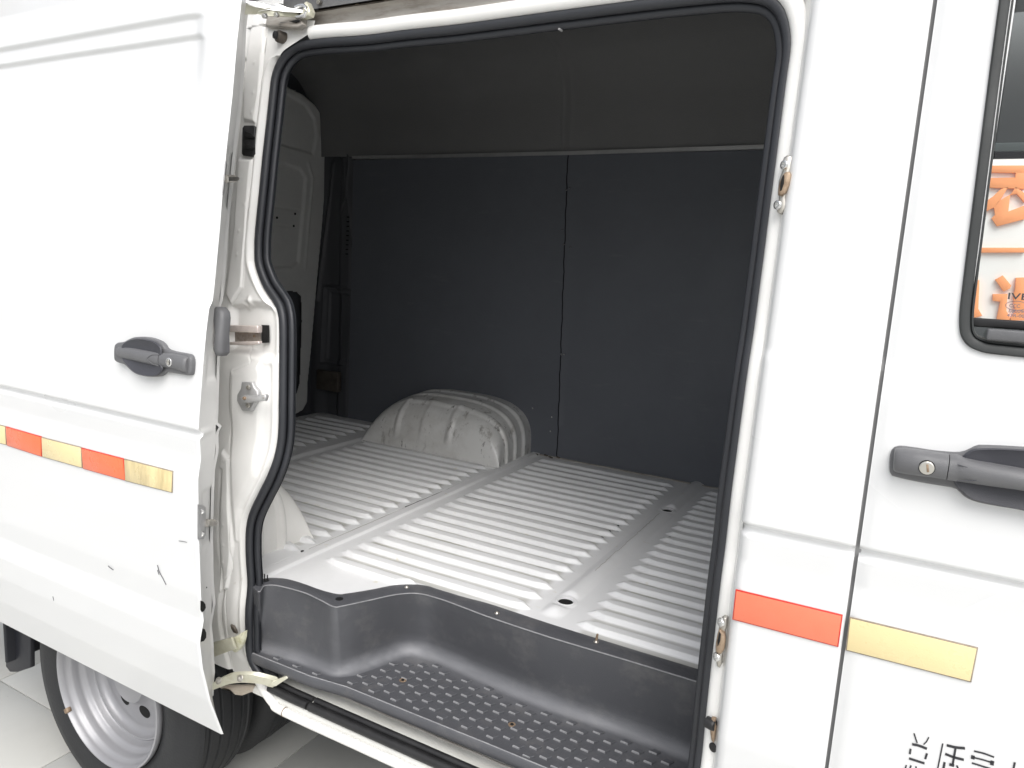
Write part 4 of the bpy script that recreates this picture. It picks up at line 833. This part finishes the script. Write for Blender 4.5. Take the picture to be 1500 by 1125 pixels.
# far side of the cab with its own window, then the sign outside
cb_ = bpy.data.objects.new('tmp', None)
box('cab_far_panel', (.62, 1.97, 2.34), (1.26, .05, .50), 'cab', van, .01)
box('cab_far_panel_lower', (.62, 1.97, .98), (1.26, .05, 1.02), 'cab', van, .01)
box('cab_far_rear_post', (.07, 1.97, 1.80), (.12, .05, .66), 'cab', van, .01)
box('cab_far_trim', (.62, 1.94, 2.105), (1.2, .02, .030), 'cablight', van, .004)
box('cab_far_gasket', (.62, 1.938, 2.078), (1.2, .02, .022), 'dark', van, .003)
box('cab_roof', (.55, .98, 2.53), (1.3, 1.66, .05), 'cab', van, .01)
box('cab_floor', (.55, .98, .80), (1.3, 1.66, .05), 'dark', van, .01)
box('cab_front', (1.22, .98, 1.2), (.05, 1.66, .9), 'dark', van, .01)
sg = bpy.data.objects.new('shop_sign', None); S.collection.objects.link(sg); sg.location = (1.6, 4.05, 0)
tag(sg, 'white shop sign with big orange characters, seen through the cab windows', 'sign')
def wpl(*a, **k):
    o = plate(*a, **k); o.matrix_parent_inverse = sg.matrix_basis.inverted(); return o
wb = box('sign_board', (0, 0, 1.7), (4.2, .06, 2.6), 'signw', sg, .01)
STR = [[(0.338, 4, 2.342), (0.51, 4, 2.34), (0.516, 4, 2.296), (0.472, 4, 2.299), (0.343, 4, 2.304)],
       [(0.472, 4, 2.3), (0.515, 4, 2.298), (0.528, 4, 2.209), (0.347, 4, 2.217), (0.341, 4, 2.271), (0.473, 4, 2.274)],
       [(0.446, 4, 2.22), (0.418, 4, 2.145), (0.392, 4, 2.103), (0.349, 4, 2.076), (0.346, 4, 2.137), (0.379, 4, 2.166), (0.412, 4, 2.209)],
       [(0.411, 4, 2.14), (0.462, 4, 2.179), (0.466, 4, 2.081), (0.541, 4, 2.118), (0.552, 4, 2.04), (0.422, 4, 1.996), (0.389, 4, 2.042), (0.404, 4, 2.063), (0.392, 4, 2.104)],
       [(0.461, 4, 2.175), (0.483, 4, 2.22), (0.532, 4, 2.183), (0.539, 4, 2.13), (0.492, 4, 2.182)],
       [(0.334, 4, 1.869), (0.575, 4, 1.878), (0.578, 4, 1.851), (0.338, 4, 1.84)],
       [(0.357, 4, 1.681), (0.378, 4, 1.679), (0.395, 4, 1.51), (0.42, 4, 1.471), (0.385, 4, 1.455), (0.355, 4, 1.483)],
       [(0.456, 4, 1.687), (0.49, 4, 1.714), (0.54, 4, 1.657), (0.535, 4, 1.639), (0.508, 4, 1.621)],
       [(0.456, 4, 1.602), (0.528, 4, 1.609), (0.536, 4, 1.509), (0.567, 4, 1.459), (0.5, 4, 1.449), (0.495, 4, 1.464), (0.499, 4, 1.56), (0.461, 4, 1.563)],
       [(0.556, 4, 1.704), (0.599, 4, 1.709), (0.634, 4, 1.461), (0.553, 4, 1.454), (0.571, 4, 1.488), (0.583, 4, 1.507), (0.568, 4, 1.547), (0.558, 4, 1.605), (0.561, 4, 1.64)]]
for s_ in STR: wpl('sign_character', s_, .004, 'signo', sg, bev=.0006, back=.02)
box('sign_post', (-1.6, .06, .2), (.1, .1, .45), 'cab', sg); box('sign_post', (1.6, .06, .2), (.1, .1, .45), 'cab', sg)

# door handles ---------------------------------------------------------------
def handle(base, hole, grip, block, par, yb, keyc, groove, tick, cap=None):
    """escutcheon ring with a sunken cup, a grip bar bridging it and a lock block"""
    sm = lambda P, n: [tuple(p) for p in resample(catmull(P, 6, True), n, True)]
    n = 96
    A = np.array(sm(base, n)); H = np.array(sm(hole, n))
    k = int(np.argmin(np.linalg.norm(H - A[0], axis=1))); H = np.roll(H, -k, 0)
    c = H.mean(0); st_ = lambda P, d: [(p[0], p[1] + d, p[2]) for p in P]
    A2 = inset(sm(base, n), .0025); H2 = c + (H - c) * .80; H3 = c + (H - c) * .45
    # align outline A to H by angle about the cup centre
    e = plate('door_handle', sm(base, n), .010, 'handle', par, .004)
    rim_ = loft('handle_cup', [st_(c + (H - c) * 1.07, -.0095), st_(c + (H - c) * 1.03, -.0125), st_(H, -.0115), st_(H2, -.0100), st_(c + (H - c) * .7, -.0085), st_(H3, -.0075)], 'handle_in', e, False, True, smooth=60)
    return e, sm
def bar(name, top, bot, y0, y1, mat, par, bulge=.006):
    """solid bar between an upper and a lower edge line, rounded in section"""
    T_, B_ = catmull(top, 6), catmull(bot, 6); rings = []
    for a, b in zip(T_, B_):
        r = []; h = a - b
        for t, d in ((0, 0), (.0, -.35), (.06, -.75), (.2, -.97), (.5, -1.0), (.8, -.9), (.94, -.65), (1., -.25), (1., 0)):
            p = a - h * t; r.append((p[0], p[1] + y1 + d * (y1 - y0) * 1.0 + 0, p[2]))
        rings.append(r)
    return loft(name, rings, mat, par, smooth=50)
# sliding door -----------------------------------------------------------------
DO = -.141
e1 = XZ([(-2.233, -0.027, 2.101), (-2.2, -0.027, 2.101), (-1.892, -0.026, 2.103), (-1.627, -0.026, 2.105), (-1.462, -0.026, 2.106), (-1.413, -0.026, 2.104), (-1.388, -0.027, 2.096)])
e2 = XZ([(-2.226, -0.032, 2.06), (-2.193, -0.032, 2.06), (-1.886, -0.032, 2.062), (-1.621, -0.032, 2.062), (-1.456, -0.031, 2.063), (-1.412, -0.032, 2.062), (-1.378, -0.034, 2.049), (-1.362, -0.037, 2.033)])
def below(X, Z, pts):
    """signed height under a left-to-right line: positive below it"""
    p = sorted(pts); return np.interp(X, [q[0] for q in p], [q[1] for q in p]) - Z
def dskin(U, Z):
    X = U.copy(); Y = prof(Z) + DO
    for pts, dp, xe in ((e1, .0085, -1.40), (e2, .0085, -1.385)):
        b = below(X, Z, pts); fade = 1 - sstep(X, xe - .035, xe + .012)
        low = 1 - sstep(b, .03, .20)
        Y = Y + dp * sstep(b, -.001, .012) * fade * low
    # hem along the leading edge
    Y = Y + .0035 * sstep(X, -1.2935, -1.289)
    Y = Y + .0006 * np.sin(X * 5.1 + 1) * np.sin(Z * 4.3) 
    X = X + np.where(X > -1.32, .006 * np.exp(-((Z - .75) / .03) ** 2) * 0, 0)
    return X, Y, Z
door = gridf('sliding_door', np.r_[np.linspace(-3.0, -2.3, 12), np.linspace(-2.27, -1.32, 200), np.linspace(-1.318, -1.289, 16)], np.r_[np.arange(.469, 1.185, .005), np.arange(1.185, 1.235, .0015), np.arange(1.235, 1.9, .005), np.arange(1.9, 2.18, .0025)], dskin, 'paint', van, smooth=70)
DI = [(-1.344, 0.033, 2.085), (-1.336, 0.021, 2.007), (-1.337, 0.007, 1.893), (-1.338, -0.01, 1.769), (-1.34, -0.024, 1.641), (-1.336, -0.042, 1.503), (-1.321, -0.062, 1.412), (-1.309, -0.08, 1.243), (-1.313, -0.077, 1.154), (-1.32, -0.085, 1.059), (-1.326, -0.084, 0.942), (-1.329, -0.08, 0.818), (-1.332, -0.081, 0.671), (-1.35, -0.064, 0.588), (-1.39, -0.036, 0.5)]
dix = lambda z: np.interp(z, [p[2] for p in DI][::-1], [p[0] for p in DI][::-1])
es = [ (q[2]) for q in [(-1.327, -0.025, 1.813), (-1.33, -0.027, 1.789), (-1.348, -0.039, 1.694), (-1.334, -0.086, 1.379), (-1.332, -0.092, 1.322), (-1.309, -0.105, 1.072), (-1.312, -0.104, 0.942), (-1.316, -0.103, 0.865)]]
def dedge(U, Z):
    x0 = -1.2895; x1 = dix(Z)
    X = x0 + (x1 - x0) * U; Y0 = prof(Z) + DO + .0035; Y1 = prof2(Z) - .080
    Y = Y0 + (Y1 - Y0) * U
    for zc, s in ((es[0], 1), (es[2], -1), (es[3], 1), (es[4], -1), (es[5], 1), (es[6], -1)):
        X = X + .0018 * np.tanh((Z - zc) / .005) * s * sstep(U, .2, .4)
    return X, Y, Z
de = gridf('door_edge_panel', np.linspace(0, 1, 16), np.arange(.5, 2.16, .004), dedge, 'jamb', door, smooth=50)
def dinn(U, Z):
    x1 = dix(Z); X = x1 - .010 * U - .30 * np.clip(U - .5, 0, 1); Y = prof(Z) - .080 + .012 * np.clip(U * 2, 0, 1)
    return X, Y, Z
gridf('door_inner_panel', [0, .12, .3, .5, 1.5], np.arange(.5, 2.16, .01), dinn, 'jamb', door, smooth=50)
# two dark openings low on the edge
EN = (.93, -.36, 0)
def eplate(name, pts, t, mat, par):
    sh = lambda P, d: [(p[0] + EN[0] * d, p[1] + EN[1] * d, p[2]) for p in P]
    c = np.mean(np.array(pts), 0); sm_ = [tuple(c + (np.array(p) - c) * .9) for p in pts]
    return loft(name, [sh(pts, -.002), sh(pts, t * .7), sh(sm_, t)], mat, par, smooth=50)
for P in ([(-1.285, -0.144, 0.832), (-1.294, -0.13, 0.822), (-1.3, -0.12, 0.81), (-1.3, -0.119, 0.801), (-1.293, -0.129, 0.8), (-1.284, -0.142, 0.804), (-1.282, -0.147, 0.812)], [(-1.288, -0.138, 0.762), (-1.304, -0.119, 0.747), (-1.317, -0.105, 0.728), (-1.314, -0.108, 0.719), (-1.303, -0.123, 0.721), (-1.293, -0.139, 0.729), (-1.29, -0.141, 0.741)], [(-1.307, -0.111, 0.846), (-1.311, -0.106, 0.843), (-1.313, -0.104, 0.84), (-1.309, -0.11, 0.842)]): eplate('edge_hole', P, .0006, 'hole', de)
# locating pins on the leading edge
def pin(pl, tipq, rootq, screws, lab):
    p = eplate('locating_pin', pl, .004, 'cast', door); tag(p, lab)
    a = Vector(rootq); b = Vector(tipq); d = (b - a); rings = []
    u = Vector((0, 0, 1)); v = d.normalized().cross(u).normalized(); u = v.cross(d.normalized())
    for t, r in ((0, .0085), (.66, .0080), (.74, .0074), (1.0, .0012)):
        rings.append([tuple(a + d * t + (u * math.cos(k * math.pi / 3) + v * math.sin(k * math.pi / 3)) * r) for k in range(6)])
    loft('pin_shaft', rings, 'steel', p, smooth=20)
    for s_ in screws: disc('pin_screw', (s_[0] + .003, s_[1] - .001, s_[2]), EN, .0062, .002, 'bright', p, 14, inner=.5)
    return p
q = [(-1.292, -0.064, 1.75), (-1.304, -0.112, 0.999)]
q2 = [(-1.334, 0.009, 1.76), (-1.325, -0.065, 0.981)]
pin([(-1.288, -0.067, 1.785), (-1.295, -0.059, 1.787), (-1.301, -0.052, 1.782), (-1.304, -0.056, 1.721), (-1.293, -0.07, 1.715), (-1.288, -0.075, 1.72)], q2[0], q[0], [], 'upper locating pin')
pin([(-1.288, -0.146, 1.055), (-1.299, -0.124, 1.046), (-1.307, -0.111, 1.035), (-1.309, -0.11, 0.97), (-1.3, -0.124, 0.967), (-1.286, -0.149, 0.977)], q2[1], q[1], [(-1.295, -0.132, 1.034), (-1.296, -0.132, 0.982)], 'lower locating pin')
# upright inner handle on the edge
ih = [(-1.32, -0.057, 1.478), (-1.302, -0.057, 1.478), (-1.288, -0.059, 1.469), (-1.283, -0.061, 1.456), (-1.282, -0.066, 1.421), (-1.275, -0.071, 1.383), (-1.284, -0.072, 1.374), (-1.297, -0.072, 1.374), (-1.306, -0.07, 1.385), (-1.307, -0.066, 1.418), (-1.314, -0.062, 1.447)]
plate('inner_handle', ih, .022, 'handle', door, .009)
plate('inner_handle_base', [(-1.322, -0.062, 1.417), (-1.311, -0.061, 1.418), (-1.308, -0.064, 1.394), (-1.319, -0.065, 1.393)], .006, 'dark', door, .002)
# outside handle of the sliding door
hb = [(-1.564, -0.137, 1.37), (-1.556, -0.136, 1.38), (-1.531, -0.136, 1.385), (-1.519, -0.134, 1.391), (-1.502, -0.127, 1.398), (-1.457, -0.127, 1.401), (-1.424, -0.127, 1.397), (-1.407, -0.128, 1.391), (-1.395, -0.129, 1.382), (-1.367, -0.129, 1.379), (-1.325, -0.129, 1.378), (-1.314, -0.13, 1.374), (-1.309, -0.131, 1.363), (-1.309, -0.133, 1.34), (-1.316, -0.134, 1.334), (-1.351, -0.134, 1.333), (-1.391, -0.134, 1.332), (-1.404, -0.135, 1.324), (-1.417, -0.136, 1.319), (-1.452, -0.136, 1.315), (-1.49, -0.136, 1.316), (-1.504, -0.141, 1.325), (-1.523, -0.141, 1.334), (-1.551, -0.141, 1.337), (-1.561, -0.14, 1.344)]
hh = [(-1.526, -0.138, 1.374), (-1.513, -0.136, 1.386), (-1.49, -0.135, 1.393), (-1.459, -0.135, 1.396), (-1.426, -0.135, 1.394), (-1.405, -0.136, 1.387), (-1.399, -0.137, 1.378), (-1.399, -0.14, 1.354), (-1.391, -0.141, 1.343), (-1.401, -0.142, 1.33), (-1.416, -0.143, 1.324), (-1.455, -0.143, 1.321), (-1.484, -0.143, 1.326), (-1.505, -0.142, 1.338), (-1.523, -0.14, 1.349)]
ho_, sm = handle(hb, hh, None, None, door, DO, None, None, None)
bar('handle_grip', [(-1.556, -0.141, 1.373), (-1.538, -0.145, 1.375), (-1.505, -0.147, 1.375), (-1.456, -0.148, 1.374), (-1.416, -0.147, 1.374), (-1.402, -0.145, 1.375)], [(-1.556, -0.144, 1.346), (-1.537, -0.148, 1.345), (-1.502, -0.15, 1.346), (-1.453, -0.151, 1.345), (-1.417, -0.15, 1.343), (-1.401, -0.148, 1.342)], -.006, .010, 'handle', ho_)
lb = bar('handle_lock', [(-1.4, -0.145, 1.374), (-1.372, -0.145, 1.375), (-1.344, -0.145, 1.375), (-1.325, -0.144, 1.374), (-1.318, -0.141, 1.372)], [(-1.399, -0.148, 1.342), (-1.368, -0.148, 1.343), (-1.34, -0.148, 1.341), (-1.321, -0.148, 1.339), (-1.315, -0.145, 1.338)], -.006, .010, 'handle', ho_)
q = [(-1.365, -0.153, 1.358)][0]; kk = disc('key_cylinder', (q[0], q[1] + .002, q[2]), (0, -1, 0), .0095, .003, 'bright', ho_, 24, inner=.72); 
box('key_slot_cover', (q[0], q[1] - .001, q[2]), (.004, .003, .011), 'key', kk, .001)
# front door handle
hb = [(0.01, 0.011, 1.357), (0.011, 0.013, 1.37), (0.019, 0.013, 1.377), (0.039, 0.014, 1.378), (0.065, 0.014, 1.378), (0.09, 0.014, 1.38), (0.101, 0.014, 1.384), (0.111, 0.015, 1.392), (0.12, 0.016, 1.395), (0.166, 0.016, 1.4), (0.225, 0.017, 1.403), (0.249, 0.014, 1.382), (0.25, 0.008, 1.324), (0.223, 0.006, 1.309), (0.177, 0.007, 1.316), (0.146, 0.007, 1.316), (0.122, 0.007, 1.317), (0.108, 0.008, 1.321), (0.096, 0.009, 1.33), (0.084, 0.009, 1.331), (0.054, 0.009, 1.331), (0.021, 0.009, 1.333), (0.013, 0.009, 1.337)]
hh = [(0.099, 0.003, 1.371), (0.106, 0.004, 1.384), (0.12, 0.005, 1.391), (0.166, 0.006, 1.397), (0.217, 0.006, 1.398), (0.237, 0.004, 1.382), (0.24, -0.001, 1.333), (0.212, -0.002, 1.321), (0.175, -0.002, 1.322), (0.136, -0.002, 1.323), (0.116, -0.002, 1.326), (0.105, -0.001, 1.333), (0.096, -0, 1.343), (0.095, 0.001, 1.356)]
hf, sm = handle(hb, hh, None, None, fdoor, 0, None, None, None)
bar('handle_lock', [(0.014, -0.005, 1.368), (0.017, -0.013, 1.375), (0.039, -0.018, 1.378), (0.064, -0.018, 1.378), (0.081, -0.018, 1.378)], [(0.016, -0.008, 1.343), (0.021, -0.016, 1.341), (0.044, -0.022, 1.342), (0.064, -0.022, 1.343), (0.081, -0.022, 1.343)], -.004, .020, 'handle', hf)
bar('handle_grip', [(0.082, -0.018, 1.378), (0.09, -0.018, 1.379), (0.098, -0.02, 1.378), (0.12, -0.024, 1.376), (0.165, -0.027, 1.375), (0.231, -0.021, 1.37)], [(0.082, -0.022, 1.343), (0.093, -0.022, 1.343), (0.102, -0.024, 1.344), (0.124, -0.027, 1.345), (0.168, -0.03, 1.347), (0.234, -0.024, 1.345)], -.004, .020, 'handle', hf)
q = [(0.056, -0.024, 1.359)][0]; kk = disc('key_cylinder', (q[0], q[1] + .002, q[2]), (0, -1, 0), .0105, .0025, 'hole', hf, 28); kc = disc('key_face', (q[0], q[1] - .0005, q[2]), (0, -1, 0), .0092, .0022, 'key', kk, 28)
box('key_slot', (q[0] + .001, q[1] - .0028, q[2]), (.003, .001, .011), 'rust', kk, .0004, rot=(0, R(-12), 0))
gv = [(0.091, -0.024, 1.37), (0.105, -0.025, 1.368), (0.117, -0.026, 1.365), (0.121, -0.027, 1.361), (0.119, -0.027, 1.356), (0.111, -0.027, 1.352), (0.093, -0.026, 1.348)]
tube('grip_groove', catmull(gv, 4), .0006, 'handle_in', hf, n=6, up=(0, 1, 0))
gv = [(-1.399, -0.152, 1.371), (-1.42, -0.154, 1.368), (-1.432, -0.156, 1.358), (-1.418, -0.156, 1.35), (-1.397, -0.154, 1.346)]
tube('grip_groove', catmull(gv, 4), .0006, 'handle', ho_, n=6, up=(0, 1, 0))

# reflective tapes: border, face
def tape(outer, par, mat, border, lab, off=.0016):
    b = plate('reflector_tape', outer, .0014, border, par, .0004, back=.001)
    f = plate('tape_face', [(p[0], p[1] - .0012, p[2]) for p in inset(outer, .0018)], .0012, mat, b, .0004, back=.0)
    tag(b, lab); return b
T_D = [([(-2.272, -0.147, 1.108), (-2.035, -0.147, 1.112), (-2.035, -0.147, 1.061), (-2.278, -0.147, 1.055)], 'tyel', 'tborder_y', 'pale yellow tape at the left edge of the picture'),
       ([(-2.033, -0.147, 1.112), (-1.87, -0.147, 1.111), (-1.872, -0.147, 1.058), (-2.032, -0.147, 1.06)], 'tred', 'tborder_r', 'orange tape left on the sliding door'),
       ([(-1.869, -0.147, 1.11), (-1.701, -0.147, 1.112), (-1.701, -0.147, 1.06), (-1.87, -0.147, 1.058)], 'tyel', 'tborder_y', 'clean pale yellow tape'),
       ([(-1.701, -0.147, 1.111), (-1.538, -0.147, 1.113), (-1.533, -0.147, 1.061), (-1.698, -0.147, 1.059)], 'tred', 'tborder_r', 'orange tape right on the sliding door'),
       ([(-1.536, -0.147, 1.113), (-1.366, -0.146, 1.115), (-1.369, -0.147, 1.065), (-1.535, -0.147, 1.06)], 'tyels', 'tborder_y', 'stained yellow tape')]
for o_, m_, b_, l_ in T_D: tape(o_, door, m_, b_, l_)
tape([(-0.18, -0.006, 1.109), (-0.022, -0.006, 1.111), (-0.022, -0.006, 1.059), (-0.18, -0.006, 1.057)], van, 'tredp', 'tborder_r', 'orange-red tape on the pillar')
tape([(-0.013, -0.006, 1.111), (0.151, -0.006, 1.113), (0.15, -0.006, 1.06), (-0.012, -0.006, 1.057)], fdoor, 'tyel', 'tborder_y', 'pale yellow tape on the front door')

# scratches through the paint
for P, r in (([(-1.43, -0.145, 0.879), (-1.423, -0.145, 0.864), (-1.412, -0.144, 0.85), (-1.402, -0.144, 0.838)], .0010), ([(-1.619, -0.143, 0.828), (-1.611, -0.143, 0.825), (-1.601, -0.142, 0.822)], .0010), ([(-1.861, -0.144, 0.681), (-1.861, -0.142, 0.669)], .0007), ([(-1.351, -0.147, 0.957), (-1.337, -0.147, 0.959), (-1.324, -0.147, 0.96)], .0006), ([(-1.43, -0.145, 0.867), (-1.426, -0.144, 0.856)], .0008)):
    tube('paint_scratch', catmull(P, 4), r, 'scratch', door, n=5, up=(0, 1, 0))
# stencilled characters on the front door, turned a quarter: strokes as flat ink
def stroke(P, w, name='door_character'):
    P = catmull(P, 3) if len(P) > 2 else np.array(P); T = np.gradient(P, axis=0); N = np.stack([-T[:, 2], 0 * T[:, 0], T[:, 0]], 1); N /= np.linalg.norm(N, axis=1)[:, None]
    up_ = [tuple(p + n * w / 2) for p, n in zip(P, N)]; dn_ = [tuple(p - n * w / 2) for p, n in zip(P, N)]
    pts = up_ + dn_[::-1]; pts = [(p[0], float(prof(p[2])) - .0008, p[2]) for p in pts]; n = len(up_)
    return mobj(name, pts, [(i, i + 1, 2 * n - 2 - i, 2 * n - 1 - i) for i in range(n - 1)], 'ink', fdoor, 0)
def o7(*L): return L
G = [[([(0.092, -0.006, 0.958), (0.095, -0.005, 0.951), (0.098, -0.005, 0.944)], .0022), ([(0.111, -0.006, 0.959), (0.109, -0.005, 0.951), (0.106, -0.005, 0.945)], .0018), ([(0.092, -0.005, 0.94), (0.101, -0.005, 0.941), (0.111, -0.005, 0.94)], .0046),
      ([(0.091, -0.005, 0.932), (0.091, -0.005, 0.923)], .0030), ([(0.112, -0.005, 0.933), (0.111, -0.005, 0.923)], .0030), ([(0.091, -0.005, 0.916), (0.101, -0.005, 0.916), (0.111, -0.005, 0.916)], .0042), ([(0.089, -0.004, 0.904), (0.088, -0.004, 0.893)], .0022), ([(0.095, -0.004, 0.906), (0.093, -0.004, 0.893)], .0022), ([(0.101, -0.004, 0.907), (0.103, -0.004, 0.9)], .0022)],
     [([(0.129, -0.006, 0.956), (0.128, -0.005, 0.91)], .0020), ([(0.134, -0.006, 0.955), (0.145, -0.006, 0.956), (0.156, -0.006, 0.959)], .0046), ([(0.145, -0.006, 0.955), (0.145, -0.005, 0.928)], .0030), ([(0.134, -0.005, 0.941), (0.145, -0.005, 0.94), (0.157, -0.005, 0.941)], .0044), ([(0.141, -0.005, 0.927), (0.147, -0.005, 0.927)], .0050), ([(0.135, -0.005, 0.928), (0.135, -0.005, 0.913)], .0032), ([(0.15, -0.005, 0.929), (0.154, -0.005, 0.921)], .0026)],
     [([(0.167, -0.006, 0.959), (0.179, -0.006, 0.96), (0.191, -0.006, 0.959)], .0030), ([(0.167, -0.005, 0.949), (0.179, -0.005, 0.95), (0.191, -0.005, 0.95)], .0028), ([(0.167, -0.005, 0.952), (0.167, -0.005, 0.946)], .0050), ([(0.19, -0.005, 0.953), (0.19, -0.005, 0.946)], .0050), ([(0.167, -0.005, 0.94), (0.179, -0.005, 0.94), (0.19, -0.005, 0.94)], .0030)],
     [([(0.215, -0.006, 0.961), (0.215, -0.005, 0.944)], .0026)]]
for g_ in G:
    objs = [stroke(P, w_ * .9, 'stroke') for P, w_ in g_]; join('door_character', objs, fdoor)

# ------------------------------------------------------------------ rear wheels and mud flap
WC = (-1.855, 0, .345)
def wheel(y0, full):
    rt = bpy.data.objects.new('tyre', None)
    ty = [(.228, .004), (.236, -.006), (.262, -.016), (.300, -.019), (.335, -.012), (.352, .002), (.361, .016), (.3645, .026)]
    tr = []
    for k, y in enumerate(np.linspace(.030, .170, 29)):
        tr.append((.3655 - (.009 if k % 7 in (3,) else 0) - .004 * ((y - .1) / .07) ** 2, y))
    ty = ty + tr + [(.3645, .174), (.361, .184), (.352, .198), (.335, .212), (.300, .219), (.262, .216), (.236, .206), (.228, .196)]
    t = lathe('rear_tyre', (WC[0], y0, WC[2]), ty, 'tyre', van, 120)
    rm_ = [(.222, .006), (.2315, -.004), (.234, -.014), (.2318, -.021), (.2275, -.022), (.2235, -.017), (.2215, -.006), (.2195, .002), (.2145, .007), (.2115, .013), (.2105, .026), (.2085, .034), (.2010, .040), (.1970, .046), (.1955, .058),
           (.1900, .064), (.1870, .062), (.1845, .058), (.1815, .059), (.1795, .066), (.174, .075), (.166, .080), (.158, .0815), (.154, .080), (.145, .081), (.120, .078), (.100, .074), (.085, .070), (.075, .060), (.068, .048), (.050, .044), (.0, .043)]
    r = lathe('wheel_rim', (WC[0], y0, WC[2]), rm_, 'rim', van, 120)
    if full:
        for k in range(7):
            a = R(-70 - k * 51.4); c = (WC[0] + .108 * math.cos(a), y0 + .0758, WC[2] + .108 * math.sin(a))
            disc('rim_hole', c, (.18 * math.cos(a), -1, .18 * math.sin(a)), .0215, .0022, 'hole', r, 24)
        a = math.radians(214); c = (WC[0] + .229 * math.cos(a), y0 - .018, WC[2] + .229 * math.sin(a))
        box('balance_weight', c, (.015, .014, .020), 'rust', r, .003, rot=(0, R(90 - 214 - 90 + 90), 0))
    return t
wheel(-.0, True); t2 = wheel(.265, False)
box('mud_flap', (-2.375, .13, .50), (.012, .30, .48), 'flap', van, .01)
mf = plate('mud_flap', [(-2.42, 0.02, 0.398), (-2.272, 0.02, 0.441), (-2.288, 0.02, 0.26), (-2.37, 0.02, 0.217), (-2.411, 0.02, 0.204), (-2.435, 0.02, 0.216)], .012, 'flap', van, .003)
print('objects', len(bpy.data.objects), 'pads', npad)
